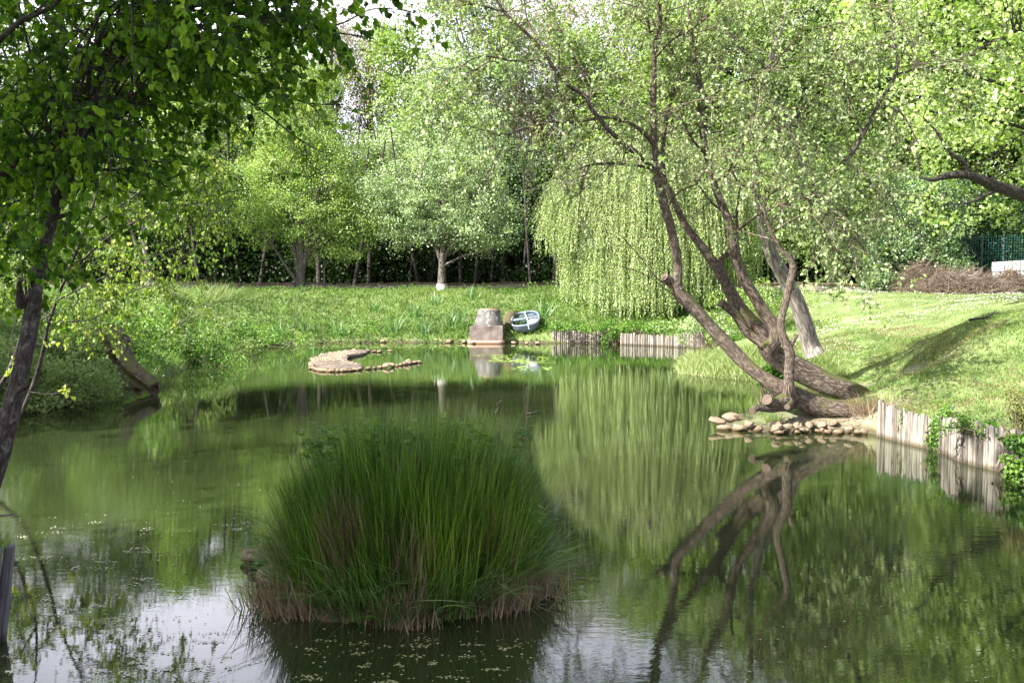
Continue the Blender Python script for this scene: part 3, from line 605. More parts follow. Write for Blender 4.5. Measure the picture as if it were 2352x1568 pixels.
# odd stones
for (a,b,s_,lab,ms) in [(1205,0,0,'',None)]: pass
stone((*W(318,893)[:2],.06),.17,'white stone lying in the water at the foot of the hollow stump','',2)['group']='stones at the left bank'
q=W(571,1290); stone((q[0],q[1],.05),.13,'round mossy rock on the left edge of the rush island nearest the stump side',None,0,MR)
q=W(600,1300); stone((q[0],q[1]+.1,.08),.17,'pinkish rock half hidden by rushes at the left of the island',None,1,MR)
q=W(590,1345); stone((q[0]+.12,q[1]+.15,.05),.23,'largest brown rock at the lower left of the rush island',None,2,MR)
for k,(a,b) in enumerate([(1012,783),(1030,784),(1048,783),(1066,784),(1085,786),(880,783),(1180,786),(1210,787),(1235,787)]):
    q=W(a,b+4); stone((q[0],q[1]+.1,.05),random.uniform(.10,.17),'pale stone at the far water edge near the concrete well head','stones along the far water edge',k)

# ------------------------------------------------------------------ trees: shared machinery
def branch_curve(p0,d0,L,g,droop=.0,wob=.25,n=6):
    pts=[np.array(p0,float)]; d=nrm(d0)
    for k in range(n-1):
        d=nrm(d+g.normal(0,wob/ n*1.6,3)+np.array([0,0,-droop/n])); pts.append(pts[-1]+d*L/(n-1))
    return np.array(pts)
def grow(mb_b, mb_l, lines, g, n1=.0, len1=(.6,1.6), n2=6, len2=(.25,.7), nl=10, lsize=(.05,.09), tmpl=LEAF_O, bias=(0,0,.2), droop1=.3, droop2=.6, leafdroop=.3, tint=(.5,.2), tmin=.25, r1=.012, lnorm=(0,0,1), tw=3, accept=None, mask=None, flat=1.0):
    """lines: list of (pts, radii); sprouts side shoots per metre, twigs on them and leaves on the twigs"""
    bias=np.array(bias,float); LP=[];LA=[];LT=[]
    for pts,rad in lines:
        L=np.linalg.norm(np.diff(pts,axis=0),axis=1).sum(); k=max(1,int(L*n1+g.random()))
        for _ in range(k):
            t=g.uniform(tmin,1)*(len(pts)-1); i=min(int(t),len(pts)-2); f=t-i
            p=pts[i]*(1-f)+pts[i+1]*f; tan=nrm(pts[i+1]-pts[i])
            if accept is not None and not accept(p): continue
            d=nrm(np.cross(tan,g.normal(size=3)))*.9+tan*g.uniform(.1,.8)+bias; d[2]*=flat
            l1=g.uniform(*len1); c1=branch_curve(p,d,l1,g,droop1,.6,7)
            rr=min(r1,max(.004,np.interp(t,np.arange(len(rad)),rad)*.6))
            tube(mb_b,c1,np.linspace(rr,rr*.3,7),4,cap=False,seed=1)
            for _ in range(n2):
                t2=g.uniform(.15,1)*5.99; i2=int(t2); p2=c1[i2]+(c1[i2+1]-c1[i2])*(t2-i2); tn=nrm(c1[i2+1]-c1[i2])
                d2=nrm(np.cross(tn,g.normal(size=3)))*.7+tn*.6+bias*.5
                l2=g.uniform(*len2); c2=branch_curve(p2,d2,l2,g,droop2,.6,5)
                tube(mb_b,c2,np.linspace(rr*.4,rr*.14+.0008,5),tw,cap=False,seed=2)
                m=g.poisson(nl)
                tt=g.uniform(.1,1,m)*3.99; ii=tt.astype(int); pp=c2[ii]+(c2[ii+1]-c2[ii])*(tt-ii)[:,None]
                ax=nrm(c2[ii+1]-c2[ii])*.5+g.normal(0,.55,(m,3))+[0,0,-leafdroop]
                LP.append(pp); LA.append(ax); LT.append(np.clip(g.normal(tint[0],tint[1])+g.normal(0,.12,m),0,1))
    if LP:
        LP=np.concatenate(LP); LA=np.concatenate(LA); LT=np.concatenate(LT)
        if mask is not None: k=mask(LP); LP,LA,LT=LP[k],LA[k],LT[k]
        m=len(LP); N=nrm(g.normal(0,.55,(m,3))+np.array(lnorm))
        leaves(mb_l,LP,LA,N,g.uniform(*lsize,m),tmpl,LT)
    return len(LP)
WS=1.0
def pxline(pts, n=24, dscale=None):
    """pts: (px,py,d,width_px) -> smooth world curve and radii"""
    Pw=np.array([P(a,b,d) for a,b,d,w in pts]); R=np.array([WS*w/2/(F/d) for a,b,d,w in pts])
    c=catmull(np.column_stack([Pw,R]),n); return c[:,:3],np.maximum(c[:,3],.003)

# ------------------------------------------------------------------ leaning goat willow on the right
def goat_willow():
    global WS; WS=.89
    g=np.random.default_rng(101)
    base=np.array([*W(1985,975)[:2],.2]); base[2]=.25
    root=thing('leaning_willow',base,'big leaning multi stemmed willow growing out over the stones on the right','tree')
    D=17.4
    trunkA=pxline([(2010,938,17.6,62),(1975,938,17.5,58),(1930,943,17.4,56),(1880,934,17.4,54),(1835,917,17.3,52),(1800,900,17.3,52),(1760,872,17.3,38),(1700,822,17.4,34),(1640,757,17.5,33),(1588,702,17.5,35),(1556,664,17.5,30),(1557,620,17.5,22),(1553,580,17.5,22),(1540,520,17.5,23),(1527,480,17.5,23),(1514,420,17.5,22),(1505,350,17.5,17),(1501,250,17.5,16),(1502,137,17.4,15),(1506,100,17.4,13),(1516,51,17.4,10),(1512,0,17.3,9),(1500,-120,17.2,6),(1490,-230,17.2,3)],120)
    trunkB=pxline([(2000,925,18.3,50),(1956,903,18.3,54),(1897,877,18.3,60),(1839,850,18.3,58),(1790,820,18.3,56),(1762,796,18.3,50),(1757,769,18.3,34),(1719,731,18.4,34),(1689,693,18.5,32),(1663,643,18.5,30),(1645,611,18.5,28),(1622,581,18.5,22),(1598,549,18.5,19),(1572,512,18.5,18),(1545,455,18.5,16),(1525,409,18.5,15),(1522,340,18.5,13),(1536,240,18.5,12),(1560,170,18.5,11),(1537,100,18.6,9),(1530,20,18.6,7),(1545,-120,18.6,4)],110)
    trunkC=pxline([(1765,800,18.1,46),(1780,782,18.0,36),(1778,752,18.0,32),(1752,712,18.0,30),(1722,663,18.0,29),(1704,628,18.0,28),(1691,590,18.0,26),(1684,546,18.0,24),(1675,511,18.0,22),(1652,456,18.0,20),(1639,420,18.0,18),(1624,358,18.0,17),(1613,310,18.0,16),(1609,256,18.0,14),(1606,183,18.0,13),(1599,146,18.0,12),(1590,91,18.0,11),(1583,30,18.0,10),(1575,-80,18.0,6),(1580,-200,18,3)],100)
    trunkD=pxline([(1812,912,17.1,44),(1812,890,17.0,30),(1812,850,17.0,25),(1814,812,17.0,25),(1806,790,17.0,24),(1796,765,17.0,22),(1794,740,17.0,19),(1805,693,17.0,19),(1813,657,17.0,19),(1822,615,17.0,18),(1812,590,17.0,16),(1794,572,17.0,13),(1772,534,17.0,10),(1755,480,17.0,7),(1760,430,17,4)],80)
    tm=MB()
    tube(tm,trunkA[0],trunkA[1],24,gnarl=.19,seed=1); tube(tm,trunkB[0],trunkB[1],24,gnarl=.19,seed=2)
    tube(tm,trunkC[0],trunkC[1],16,gnarl=.09,seed=3); tube(tm,trunkD[0],trunkD[1],16,gnarl=.09,seed=4)
    for (cv,rv),ks in ((trunkA,(23,44)),(trunkB,(24,52)),(trunkC,(30,)),(trunkD,(50,))):
        for k_ in ks:
            o_=nrm(g.normal(size=3)*[1,.6,1]+[0,-.9,0]); p_=cv[k_]; r_=rv[k_]; e_=p_+o_*r_*g.uniform(1.15,1.5)
            tube(tm,catmull([p_,p_+o_*r_*.8,e_],6),[r_*.5,r_*.5,r_*.42,r_*.36,r_*.28,r_*.2],9,gnarl=.25,seed=k_)
    tm.build('trunk',M['bark_brown'],root,base)
    # sawn stubs
    stubs=[([(1560,668,17.5,30),(1545,652,17.5,26),(1526,636,17.4,23)],0),([(1754,792,18.2,26),(1716,762,18.3,24),(1689,722,18.3,23),(1656,695,18.2,21)],0),
           ([(1800,920,17.0,40),(1780,925,16.85,30),(1762,917,16.6,27)],1),([(1815,930,17.0,28),(1775,938,16.8,21),(1740,936,16.6,18),(1728,944,16.5,20)],1),
           ([(1815,795,17.0,14),(1822,782,17.0,13),(1829,768,17.0,13)],0),([(1812,915,17.0,22),(1815,927,16.9,17),(1808,934,16.7,15)],1),([(1700,600,18,10),(1694,615,18,8),(1700,640,17.9,5)],0),
           ([(1655,612,18.5,18),(1657,596,18.5,15),(1678,576,18.4,13),(1695,548,18.4,10),(1692,500,18.4,8),(1700,430,18.4,5)],0)]
    for s,(pp,cut) in enumerate(stubs):
        m=MB(); c,r=pxline(pp,14); tube(m,c,r,12,gnarl=.08,seed=10+s,cap=False)
        so=m.build('cut_stub' if s<7 else 'limb',M['bark_brown'],root,base)
        if s<7:
            m=MB(); dr=nrm(c[-1]-c[-2]); tube(m,np.array([c[-1]-dr*.01,c[-1]+dr*.006]),r[-1]*1.01,14); m.build('sawn_face',M['cutwood'],so)
            so2=so.children[0]; so2.data.transform(Matrix.Translation(-Vector(base)))
    mo=MB(); 
    # limbs
    LB=[
     [(1505,395,17.5,15),(1475,362,17.2,14),(1432,328,16.9,14),(1400,300,16.7,12),(1355,246,16.5,12),(1345,222,16.5,11),(1294,188,16.3,9),(1260,137,16.2,9),(1215,82,16.1,8),(1157,27,16,7),(1120,-40,16,5),(1080,-120,16,3)],
     [(1503,335,17.5,11),(1480,306,17.4,11),(1454,287,17.2,10),(1413,272,17.0,9),(1379,270,16.8,9),(1328,280,16.5,8),(1260,280,16.2,7),(1225,291,16,6),(1191,298,15.9,5),(1157,328,15.8,4),(1133,393,15.7,3)],
     [(1350,222,16.5,8),(1348,188,16.6,7),(1322,140,16.7,7),(1300,85,16.8,6),(1260,34,16.9,5),(1240,-60,17,3)],
     [(1500,388,17.5,9),(1460,380,17.3,8),(1413,376,17.1,7),(1362,378,16.9,6),(1328,388,16.8,4)],
     [(1470,358,17.1,9),(1440,342,17.4,8),(1405,320,17.6,6),(1385,290,17.8,4)],
     [(1234,92,16.1,6),(1212,50,16.2,5),(1205,10,16.2,4),(1200,-60,16.2,3)],
     [(1157,27,16,6),(1080,10,15.8,5),(1010,30,15.6,3),(960,60,15.5,2)],
     [(1225,291,16,5),(1150,150,15.8,4),(1090,160,15.6,3.5),(1020,200,15.5,3),(985,240,15.4,2)],
     [(1260,137,16.2,7),(1180,140,15.9,5),(1100,130,15.7,4),(1040,170,15.6,3),(995,205,15.5,2)],
     [(1225,291,16,5),(1150,310,15.8,4),(1080,290,15.6,3),(1020,300,15.5,2)],
     [(1505,103,17.4,10),(1482,34,17.3,8),(1461,7,17.3,7),(1430,-80,17.2,5),(1400,-160,17.2,3)],
     [(1502,137,17.4,8),(1540,95,17.2,6),(1600,60,17,5),(1640,20,16.9,4),(1690,-60,16.8,3)],
     [(1609,256,18,9),(1650,225,17.8,7),(1700,190,17.5,6),(1760,170,17.2,6),(1800,120,17,4),(1850,60,16.8,3)],
     [(1624,358,18,8),(1590,320,17.8,6),(1565,270,17.6,5),(1560,200,17.4,3)],
     [(1640,200+218,18,9),(1670,400,17.6,7),(1700,340,17.3,6),(1760,290,17,5),(1790,240,16.8,4)],
     [(1684,540,18,9),(1730,500,17.6,8),(1770,480,17.3,7),(1850,455,17,6),(1930,500,16.8,5),(1980,560,16.7,3)],
     [(1690,500,18.4,8),(1640,470,18.5,6),(1600,420,18.6,5),(1560,380,18.7,3)],
     [(1772,534,17,8),(1830,500,16.8,7),(1880,480,16.6,6),(1940,540,16.5,4),(1970,610,16.4,3)],
     [(1527,480,17.5,6),(1560,440,17.2,5),(1600,420,17,4),(1640,350,16.8,3)],
     [(1558,668,17.5,5),(1510,640,17.2,3.5),(1470,590,17,3),(1430,545,16.8,2.4)],
     [(1580,700,17.5,4),(1530,665,17.2,3),(1480,630,17,2.6),(1420,610,16.8,2)]]
    lines=[]; lm=MB()
    for k,b in enumerate(LB):
        c,r=pxline(b,26); tube(lm,c,r,8,gnarl=.08,seed=30+k); lines.append((c,r))
    lm.build('limbs',M['bark_brown'],root,base)
    bm_,lf=MB(),MB()
    def upper(p): return True
    up=[(trunkA[0][80:],trunkA[1][80:]),(trunkB[0][80:],trunkB[1][80:]),(trunkC[0][60:],trunkC[1][60:]),(trunkD[0][60:],trunkD[1][60:])]
    n=grow(bm_,lf,lines[:19],g,n1=6.0,len1=(.5,1.5),n2=7,len2=(.2,.6),nl=8.5,lsize=(.05,.09),bias=(0,0,.1),droop1=.7,droop2=.8,leafdroop=.1,tint=(.5,.22),r1=.011)
    n+=grow(bm_,lf,up,g,n1=8.0,len1=(.6,1.7),n2=8,len2=(.2,.6),nl=8.5,lsize=(.05,.09),bias=(0,0,.2),droop1=.5,droop2=.7,leafdroop=.1,tint=(.45,.22),r1=.012,tmin=.05)
    n+=grow(bm_,lf,lines[19:],g,n1=3,len1=(.12,.3),n2=2,len2=(.06,.12),nl=2,lsize=(.03,.05),tint=(.5,.2),r1=.003)
    print('willow leaves',n)
    bm_.build('twigs',M['twig'],root,base); lf.build('foliage',M['sallow'],root,base)
    # catkins and moss
    return root
goat_willow(); WS=1.0
def pale_tree():
    g=np.random.default_rng(111)
    b0=ons(1866,23.6); base=b0-[0,0,.05]
    root=thing('pale_barked_willow',base,'pale barked willow leaning left behind the big leaning tree','tree')
    dd=23.6
    tr=pxline([(1872,815,dd,46),(1862,790,dd,40),(1850,751,dd-.2,38),(1836,707,dd-.4,37),(1815,663,dd-.6,35),(1792,619,dd-.9,33),(1777,593,dd-1.1,32),(1763,555,dd-1.4,26),(1752,526,dd-1.6,22),(1747,486,dd-1.8,19),(1738,460,dd-2,18),(1736,402,dd-2.2,17),(1735,365,dd-2.4,16),(1741,329,dd-2.5,15),(1744,292,dd-2.6,14),(1743,237,dd-2.8,13),(1763,194,dd-3,13),(1764,157,dd-3.1,13),(1785,91,dd-3.2,12),(1803,29,dd-3.3,10),(1810,-60,dd-3.4,7),(1820,-180,dd-3.5,3)],110)
    m=MB(); tube(m,tr[0],tr[1],16,gnarl=.07,seed=5); m.build('trunk',M['bark_pale'],root,base)
    LB=[[(1752,526,22,10),(1775,500,21.6,9),(1850,440,21.3,12),(1938,373,21,11),(1982,310,20.8,10),(2019,237,20.7,9),(2057,172,20.6,8),(2059,120,20.6,6),(2048,66,20.5,5),(2040,-30,20.5,3)],
        [(2057,172,20.6,6),(2114,157,20.5,5),(2187,150,20.3,4),(2250,170,20.2,2.5)],
        [(1755,183,20.6,9),(1774,226,20.4,9),(1811,278,20.2,9),(1833,347,20,8),(1840,383,19.9,8),(1862,475,19.8,6),(1872,560,19.7,4),(1860,620,19.7,2)],
        [(1741,329,21.1,9),(1790,300,20.9,8),(1830,270,20.8,7),(1860,210,20.7,6),(1900,150,20.6,5),(1960,60,20.5,3)],
        [(1938,373,21,8),(1990,400,20.6,6),(2040,440,20.3,5),(2070,510,20,3)],
        [(1850,440,21.3,8),(1910,470,20.8,7),(1960,520,20.4,5),(1990,590,20.2,3)],
        [(1982,310,20.8,7),(1950,230,20.6,6),(1930,150,20.5,5),(1900,60,20.4,3)],
        [(2019,237,20.7,6),(2070,260,20.5,5),(2110,330,20.4,3)],
        [(1764,157,20.5,8),(1700,110,20.3,7),(1660,40,20.1,5),(1640,-60,20,3)],
        [(1738,440,21.5,8),(1700,420,21.2,6),(1670,370,21,5),(1650,300,20.8,3)]]
    lines=[]; lm=MB()
    for k,b in enumerate(LB):
        c,r=pxline(b,26); tube(lm,c,r,8,gnarl=.08,seed=60+k); lines.append((c,r))
    lm.build('limbs',M['bark_grey'],root,base)
    bm_,lf=MB(),MB()
    n=grow(bm_,lf,lines,g,n1=9.0,len1=(.5,1.6),n2=8,len2=(.2,.6),nl=8.5,lsize=(.055,.095),bias=(0,0,.05),droop1=.9,droop2=1.0,leafdroop=.2,tint=(.42,.2),r1=.011,tmin=.1)
    n+=grow(bm_,lf,[(tr[0][55:],tr[1][55:])],g,n1=8.0,len1=(.6,1.7),n2=8,len2=(.2,.6),nl=8.5,lsize=(.055,.095),bias=(0,0,.1),droop1=.6,droop2=.8,tint=(.42,.2),r1=.012,tmin=.05)
    print('pale leaves',n)
    bm_.build('twigs',M['twig'],root,base); lf.build('foliage',M['sallow'],root,base)
pale_tree()

# ------------------------------------------------------------------ near tree, upper left
def inpoly(px,py,pl):
    ins=np.zeros(len(px),bool); A=np.array(pl,float); B=np.roll(A,-1,0)
    for (ax,ay),(bx,by) in zip(A,B):
        c=((ay>py)!=(by>py)); xi=ax+(py-ay)/(by-ay+1e-9)*(bx-ax); ins^=(c&(px<xi))
    return ins
def topx(p):
    v=p-np.array([0,0,CZ]); fy=v[:,1]*CT-v[:,2]*ST; fz=v[:,1]*ST+v[:,2]*CT
    return 1176+F*v[:,0]/fy, 784-F*fz/fy
def near_tree():
    g=np.random.default_rng(131)
    base=np.array([-4.75,8.0,.55])
    root=thing('shade_tree',base,'dark leaved tree on the left whose boughs hang over the pond','tree')
    tr=pxline([(-140,1320,7.9,62),(-60,1190,8.1,56),(-8,1060,8.3,50),(18,970,8.4,46),(38,900,8.5,40),(58,810,8.6,36),(72,730,8.7,36),(84,650,8.8,31),(98,580,8.9,28),(118,510,9,27),(133,450,9,26),(155,390,9,24),(190,310,8.9,22),(235,215,8.8,20),(280,110,8.7,18),(320,0,8.6,15),(350,-120,8.5,11),(380,-260,8.4,6)],90)
    m=MB(); tube(m,tr[0],tr[1],16,gnarl=.10,seed=7)
    for s,(pp) in enumerate([[(128,500,9,12),(155,492,8.95,9),(178,482,8.9,7)],[(72,715,8.7,22),(86,705,8.65,14),(92,700,8.6,8)],[(30,900,8.5,20),(56,890,8.4,14),(66,885,8.4,10)],[(50,700,8.7,26),(44,655,8.5,12),(50,640,8.4,8)]]):
        c,r=pxline(pp,8); tube(m,c,r,8,gnarl=.1,seed=80+s)
    m.build('trunk',M['bark_dark'],root,base)
    LB=[[(150,400,9,14),(205,205,9.2,11),(280,164,9.3,10),(356,130,9.4,9),(513,99,9.6,8),(701,72,9.8,6),(797,79,9.9,4),(860,90,10,2.5)],
        [(200,300,8.9,12),(240,170,8.8,10),(270,130,8.7,10),(342,89,8.7,9),(410,82,8.7,7),(479,55,8.7,6),(600,20,8.8,4),(720,0,8.9,2.5)],
        [(190,310,8.9,12),(219,109,8.4,11),(301,55,8.3,11),(376,17,8.2,9),(450,-40,8.2,6),(560,-90,8.2,4)],
        [(280,164,9.3,8),(366,133,9.2,7),(445,147,9.2,6.5),(527,171,9.3,6),(616,198,9.4,5),(701,236,9.5,4),(787,240,9.6,2.5)],
        [(356,150,9.3,6),(448,174,9.7,5),(581,240,9.9,4.5),(684,318,10.1,3.5),(740,350,10.2,2)],
        [(-60,260,8.8,14),(34,318,8.8,10),(178,345,8.7,8),(308,366,8.7,6),(445,380,8.7,4),(490,390,8.7,2)],
        [(-40,130,7.9,14),(45,51,7.8,12),(120,14,7.8,10),(190,-60,7.8,7)],
        [(160,390,9,9),(260,270,9.5,7),(370,230,9.8,6),(480,250,10,4),(560,300,10.2,2.5)],
        [(-40,420,8.6,20),(20,392,8.6,14),(50,350,8.6,9),(100,290,8.5,6)],
        [(120,500,9,8),(60,400,9.3,7),(-40,300,9.6,5)],
        [(155,400,9,8),(230,390,9.4,6),(330,400,9.7,5),(400,440,9.9,3)],
        [(440,0,8.3,7),(600,40,8.5,5),(760,60,8.7,4),(860,20,8.8,3),(960,30,8.9,1.8)]]
    poly_=[(-300,-260),(860,-260),(960,-30),(900,30),(830,90),(800,150),(720,215),(600,270),(500,340),(450,430),(380,560),(260,660),(140,700),(60,740),(-300,760)]
    lines=[]; lm=MB()
    for k,b in enumerate(LB):
        c,r=pxline(b,22); tube(lm,c,r,8,gnarl=.08,seed=90+k); lines.append((c,r))
    # extra boughs fanned from the trunk and from the crown above
    anchors=[(tr[0],50,88)]
    cnt=0
    while cnt<98:
        a,b=g.uniform(-250,900),g.uniform(-220,740)
        if not inpoly(np.array([a]),np.array([b]),poly_)[0]: continue
        if g.random()<(a-150)/1100: continue
        if b<60 and g.random()<.35: continue
        if b>440 and g.random()<.45: continue
        d=g.uniform(7.3,10.6); tgt=P(a,b,d)
        src=tr[0][int(g.uniform(48,86))]+g.normal(0,.1,3) if a>-60 else P(-200,g.uniform(0,400),9)
        midp=(src+tgt)/2+np.array([0,0,.22*np.linalg.norm(tgt-src)])*g.uniform(.2,1)+g.normal(0,.12,3)
        c=catmull([src,midp,tgt],16); r=np.linspace(.012+.006*g.random(),.003,16)
        tube(lm,c,r,6,seed=cnt); lines.append((c[5:],r[5:])); cnt+=1
    lm.build('boughs',M['bark_dark'],root,base)
    bm_,lf=MB(),MB()
    def mask(p):
        a,b=topx(p); return inpoly(a,b,poly_)|(g.random(len(p))<.12)
    n=grow(bm_,lf,lines,g,n1=5.2,len1=(.25,.75),n2=5,len2=(.12,.35),nl=6,lsize=(.04,.076),flat=.35,tmpl=LEAF_H,bias=(.15,0,0),droop1=.5,droop2=.9,leafdroop=.7,tint=(.4,.28),r1=.007,tmin=.1,lnorm=(0,-.25,.8),mask=mask)
    print('near leaves',n)
    bm_.build('twigs',M['bark_dark'],root,base); lf.build('foliage',M['near'],root,base)
near_tree()
def yellow_tree():
    g=np.random.default_rng(141)
    base=np.array([-8.15,13.6,.9])
    root=thing('young_poplar',base,'slender tree with small yellow green heart leaves behind the dark left trunk','tree')
    tr=pxline([(-20,1010,13.5,24),(40,960,13.4,18),(78,880,13.3,17),(100,800,13.2,14),(112,740,13.2,12),(150,640,13.1,11),(190,540,13,10),(230,420,12.9,8),(260,300,12.8,5)],40)
    tr2=pxline([(-30,930,13.6,20),(10,870,13.6,16),(40,800,13.6,12),(60,700,13.6,9),(50,560,13.6,5)],30)
    m=MB(); tube(m,tr[0],tr[1]*.6,10,gnarl=.08,seed=7); tube(m,tr2[0],tr2[1]*.7,10,gnarl=.08,seed=9); m.build('trunk',M['bark_dark'],root,base)
    LB=[[(150,640,13.1,7),(230,560,13,5),(330,500,12.8,4),(440,470,12.6,2.5),(500,490,12.5,1.5)],[(190,540,13,6),(280,470,12.9,4),(380,410,12.8,3),(470,420,12.7,1.6)],
        [(130,690,13.1,5),(230,640,12.9,3),(330,600,12.7,2.4),(420,560,12.5,1.5)],[(112,740,13.2,4),(200,735,12.9,3),(270,705,12.7,1.8)],
        [(60,700,13.6,6),(10,640,13.4,4),(-60,600,13.2,3)],[(170,590,13,6),(100,520,12.8,4),(20,500,12.7,3)],[(230,440,12.9,6),(340,370,12.6,4),(480,300,12.4,3),(640,250,12.2,2),(720,290,12.1,1.4)],
        [(150,640,13,4),(250,680,12.7,3),(330,660,12.5,2),(390,640,12.4,1.5)],[(240,400,12.9,5),(340,330,13.2,4),(450,330,13.5,3),(540,380,13.7,2)],
        [(70,900,12.4,3),(110,905,12.3,2),(150,900,12.2,1.5)],[(30,800,12.6,4),(90,790,12.4,3),(150,800,12.3,1.6)],[(60,680,12.4,3),(30,760,12.3,2),(20,830,12.2,1.5)],[(120,720,13,3),(60,760,12.8,2.4),(40,850,12.7,1.6)],[(112,740,13.2,4),(60,650,13.6,3),(-20,620,13.8,2)],[(150,640,13.1,4),(210,620,13.6,3),(300,560,14,2)],[(150,640,13.1,4),(180,690,13.6,3),(120,730,14,2)]]
    lines=[]; lm=MB()
    for k,b in enumerate(LB):
        c,r=pxline(b,16); tube(lm,c,r,6,seed=190+k); lines.append((c,r))
    lm.build('branches',M['bark_dark'],root,base)
    bm_,lf=MB(),MB()
    n=grow(bm_,lf,lines[:9]+lines[13:],g,n1=11,len1=(.25,.9),n2=6,len2=(.12,.4),nl=5,lsize=(.032,.055),tmpl=LEAF_H,droop1=.9,droop2=1.0,leafdroop=.9,tint=(.4,.3),r1=.005,lnorm=(0,-.5,.6),tmin=.15)
    n+=grow(bm_,lf,lines[9:13],g,n1=3.2,len1=(.08,.2),n2=3,len2=(.05,.15),nl=2.2,lsize=(.04,.065),tmpl=LEAF_H,droop1=.9,droop2=1.0,leafdroop=.9,tint=(.9,.15),r1=.003,lnorm=(0,-.6,.5),tmin=.6)
    print('yellow leaves',n)
    bm_.build('twigs',M['bark_dark'],root,base); lf.build('foliage',M['yellow'],root,base)
yellow_tree()

# ------------------------------------------------------------------ blob-built trees for the banks and the wood
def blob_tree(H,blobs,g,mat,bark,ncl,nlf,lsz,sig=.33,trunk_r=.16,lean=(0,0),root=None,base=(0,0,0),forks=None,trunk_top=.75,fork_z=None,tmpl=LEAF_D2,shell=.55,flat=.65,limbs=16,tint=(.5,.2),bare=None):
    """blobs: list of (cx,cy,cz,rx,ry,rz) in local metres"""
    tm,fo=MB(),MB()
    vol=np.array([b[3]*b[4]*b[5] for b in blobs])**.75; vol/=vol.sum()
    C=[];O=[]
    for _ in range(ncl):
        b=blobs[g.choice(len(blobs),p=vol)]; u=rdir(1,g)[0]; r=g.uniform(shell,1)**.8*(1+.20*g.normal())
        C.append([b[0]+u[0]*b[3]*r,b[1]+u[1]*b[4]*r,b[2]+u[2]*b[5]*r]); O.append(u)
    C=np.array(C);O=np.array(O); k=C[:,2]>.35; C,O=C[k],O[k]
    tops=forks or [(lean[0],lean[1],H*trunk_top)]
    mains=[]
    for f_,(fx,fy,fz) in enumerate(tops):
        fr=.0 if len(tops)==1 else .12
        pts=catmull([(0,0,-.2),(0,0,fork_z*.5),(fx*.06,fy*.06,fork_z),(fx*.5,fy*.5,fork_z+(fz-fork_z)*.45),(fx,fy,fz)] if fork_z else [(0,0,-.2),(fx*.12,fy*.12,fz*.18),(fx*.5+g.normal(0,.12),fy*.5+g.normal(0,.12),fz*.55),(fx,fy,fz)],16)
        rr=np.linspace(trunk_r*(1 if f_==0 else .62),trunk_r*.18,16); rr[0]*=1.25
        tube(tm,pts,rr,10,gnarl=.09,seed=f_*7+int(H*10)); mains.append(pts)
    allm=np.concatenate([p[3:] for p in mains])
    lim=[]
    idx=g.choice(len(C),min(limbs,len(C)),replace=False)
    for i in idx:
        e=C[i]; cand=allm[allm[:,2]<max(e[2]-.2,1.0)]
        if len(cand)==0: cand=allm[:3]
        s=cand[np.argmin(np.linalg.norm(cand-e,axis=1)+.9*np.abs(cand[:,2]-e[2]*.62))]
        m_=(s+e)/2+[0,0,.12*np.linalg.norm(e-s)]+g.normal(0,.15,3)
        c=catmull([s,m_,e],12); tube(tm,c,np.linspace(trunk_r*.30,.012,12),6,cap=False,seed=int(i)); lim.append(c)
    L=np.concatenate([c[3:] for c in lim]) if lim else allm
    for i in range(len(C)):
        if g.random()<.45:
            s=L[np.argmin(np.linalg.norm(L-C[i],axis=1))]; c=catmull([s,(s+C[i])/2+g.normal(0,.08,3),C[i]],5); tube(tm,c,np.linspace(.018,.005,5),3,cap=False)
    n=g.poisson(nlf,len(C)); I=np.repeat(np.arange(len(C)),n); m=len(I)
    s_=sig*g.uniform(.5,1.6,len(C))[I][:,None]
    pos=C[I]+g.normal(size=(m,3))*s_*[1,1,flat]
    k=pos[:,2]>.05; pos,I=pos[k],I[k]; m=len(pos)
    N=nrm(rdir(m,g)*.8+O[I]*.5+[0,0,.55]); A=rdir(m,g)+[0,0,-.25]
    ct=np.clip(g.normal(tint[0],tint[1],len(C)),0,1)
    leaves(fo,pos,A,N,g.uniform(.75,1.25,m)*lsz,tmpl,np.clip(ct[I]+g.normal(0,.13,m),0,1),width=1.35)
    if bare:
        nb=bare; i=g.integers(0,len(C),nb); Bp=C[i]+g.normal(0,.4,(nb,3)); d=nrm(O[i]*.7+[0,0,1.1]+g.normal(0,.3,(nb,3)))
        blades(tm,Bp,d,g.uniform(.5,1.5,nb),.022,g.normal(0,.12,(nb,3)),2,g.random(nb),g)
    t_=tm.build('trunk',bark,root,base); f_=fo.build('foliage',mat,root,base)
    return m
def plant_tree(name,label,px,d,H,blobs,seed,mat,bark='bark_grey',group=None,**kw):
    q=ons(px,d); root=thing(name,q,label,'tree',group)
    blob_tree(H,blobs,np.random.default_rng(seed),M[mat],M[bark],root=root,**kw); return root
# fresh green forked tree, left of centre
r=plant_tree('forked_tree','light green tree with a forked grey trunk on the lawn before the wall',690,47.5,11,
  [(.3,0,3.6,2.9,2.3,1.6),(-1.0,0,5.2,2.2,2,1.8),(1.0,.2,5.8,2.1,2,1.9),(.2,0,7.8,2.0,1.9,2.1),(.6,0,9.6,1.4,1.4,1.6),(2.4,0,3.4,1.3,1.4,1.4),(-2.2,0,3.4,1.0,1.2,1.2),(2.4,.3,2.1,1.0,1.2,.7)],201,'light',
  ncl=560,nlf=105,lsz=.078,sig=.24,trunk_r=.21,forks=[(.6,0,8.5),(-1.0,.2,5.5),(1.5,-.2,6.5),(-.3,.3,7.5),(-1.2,-.5,2.2)],limbs=30)
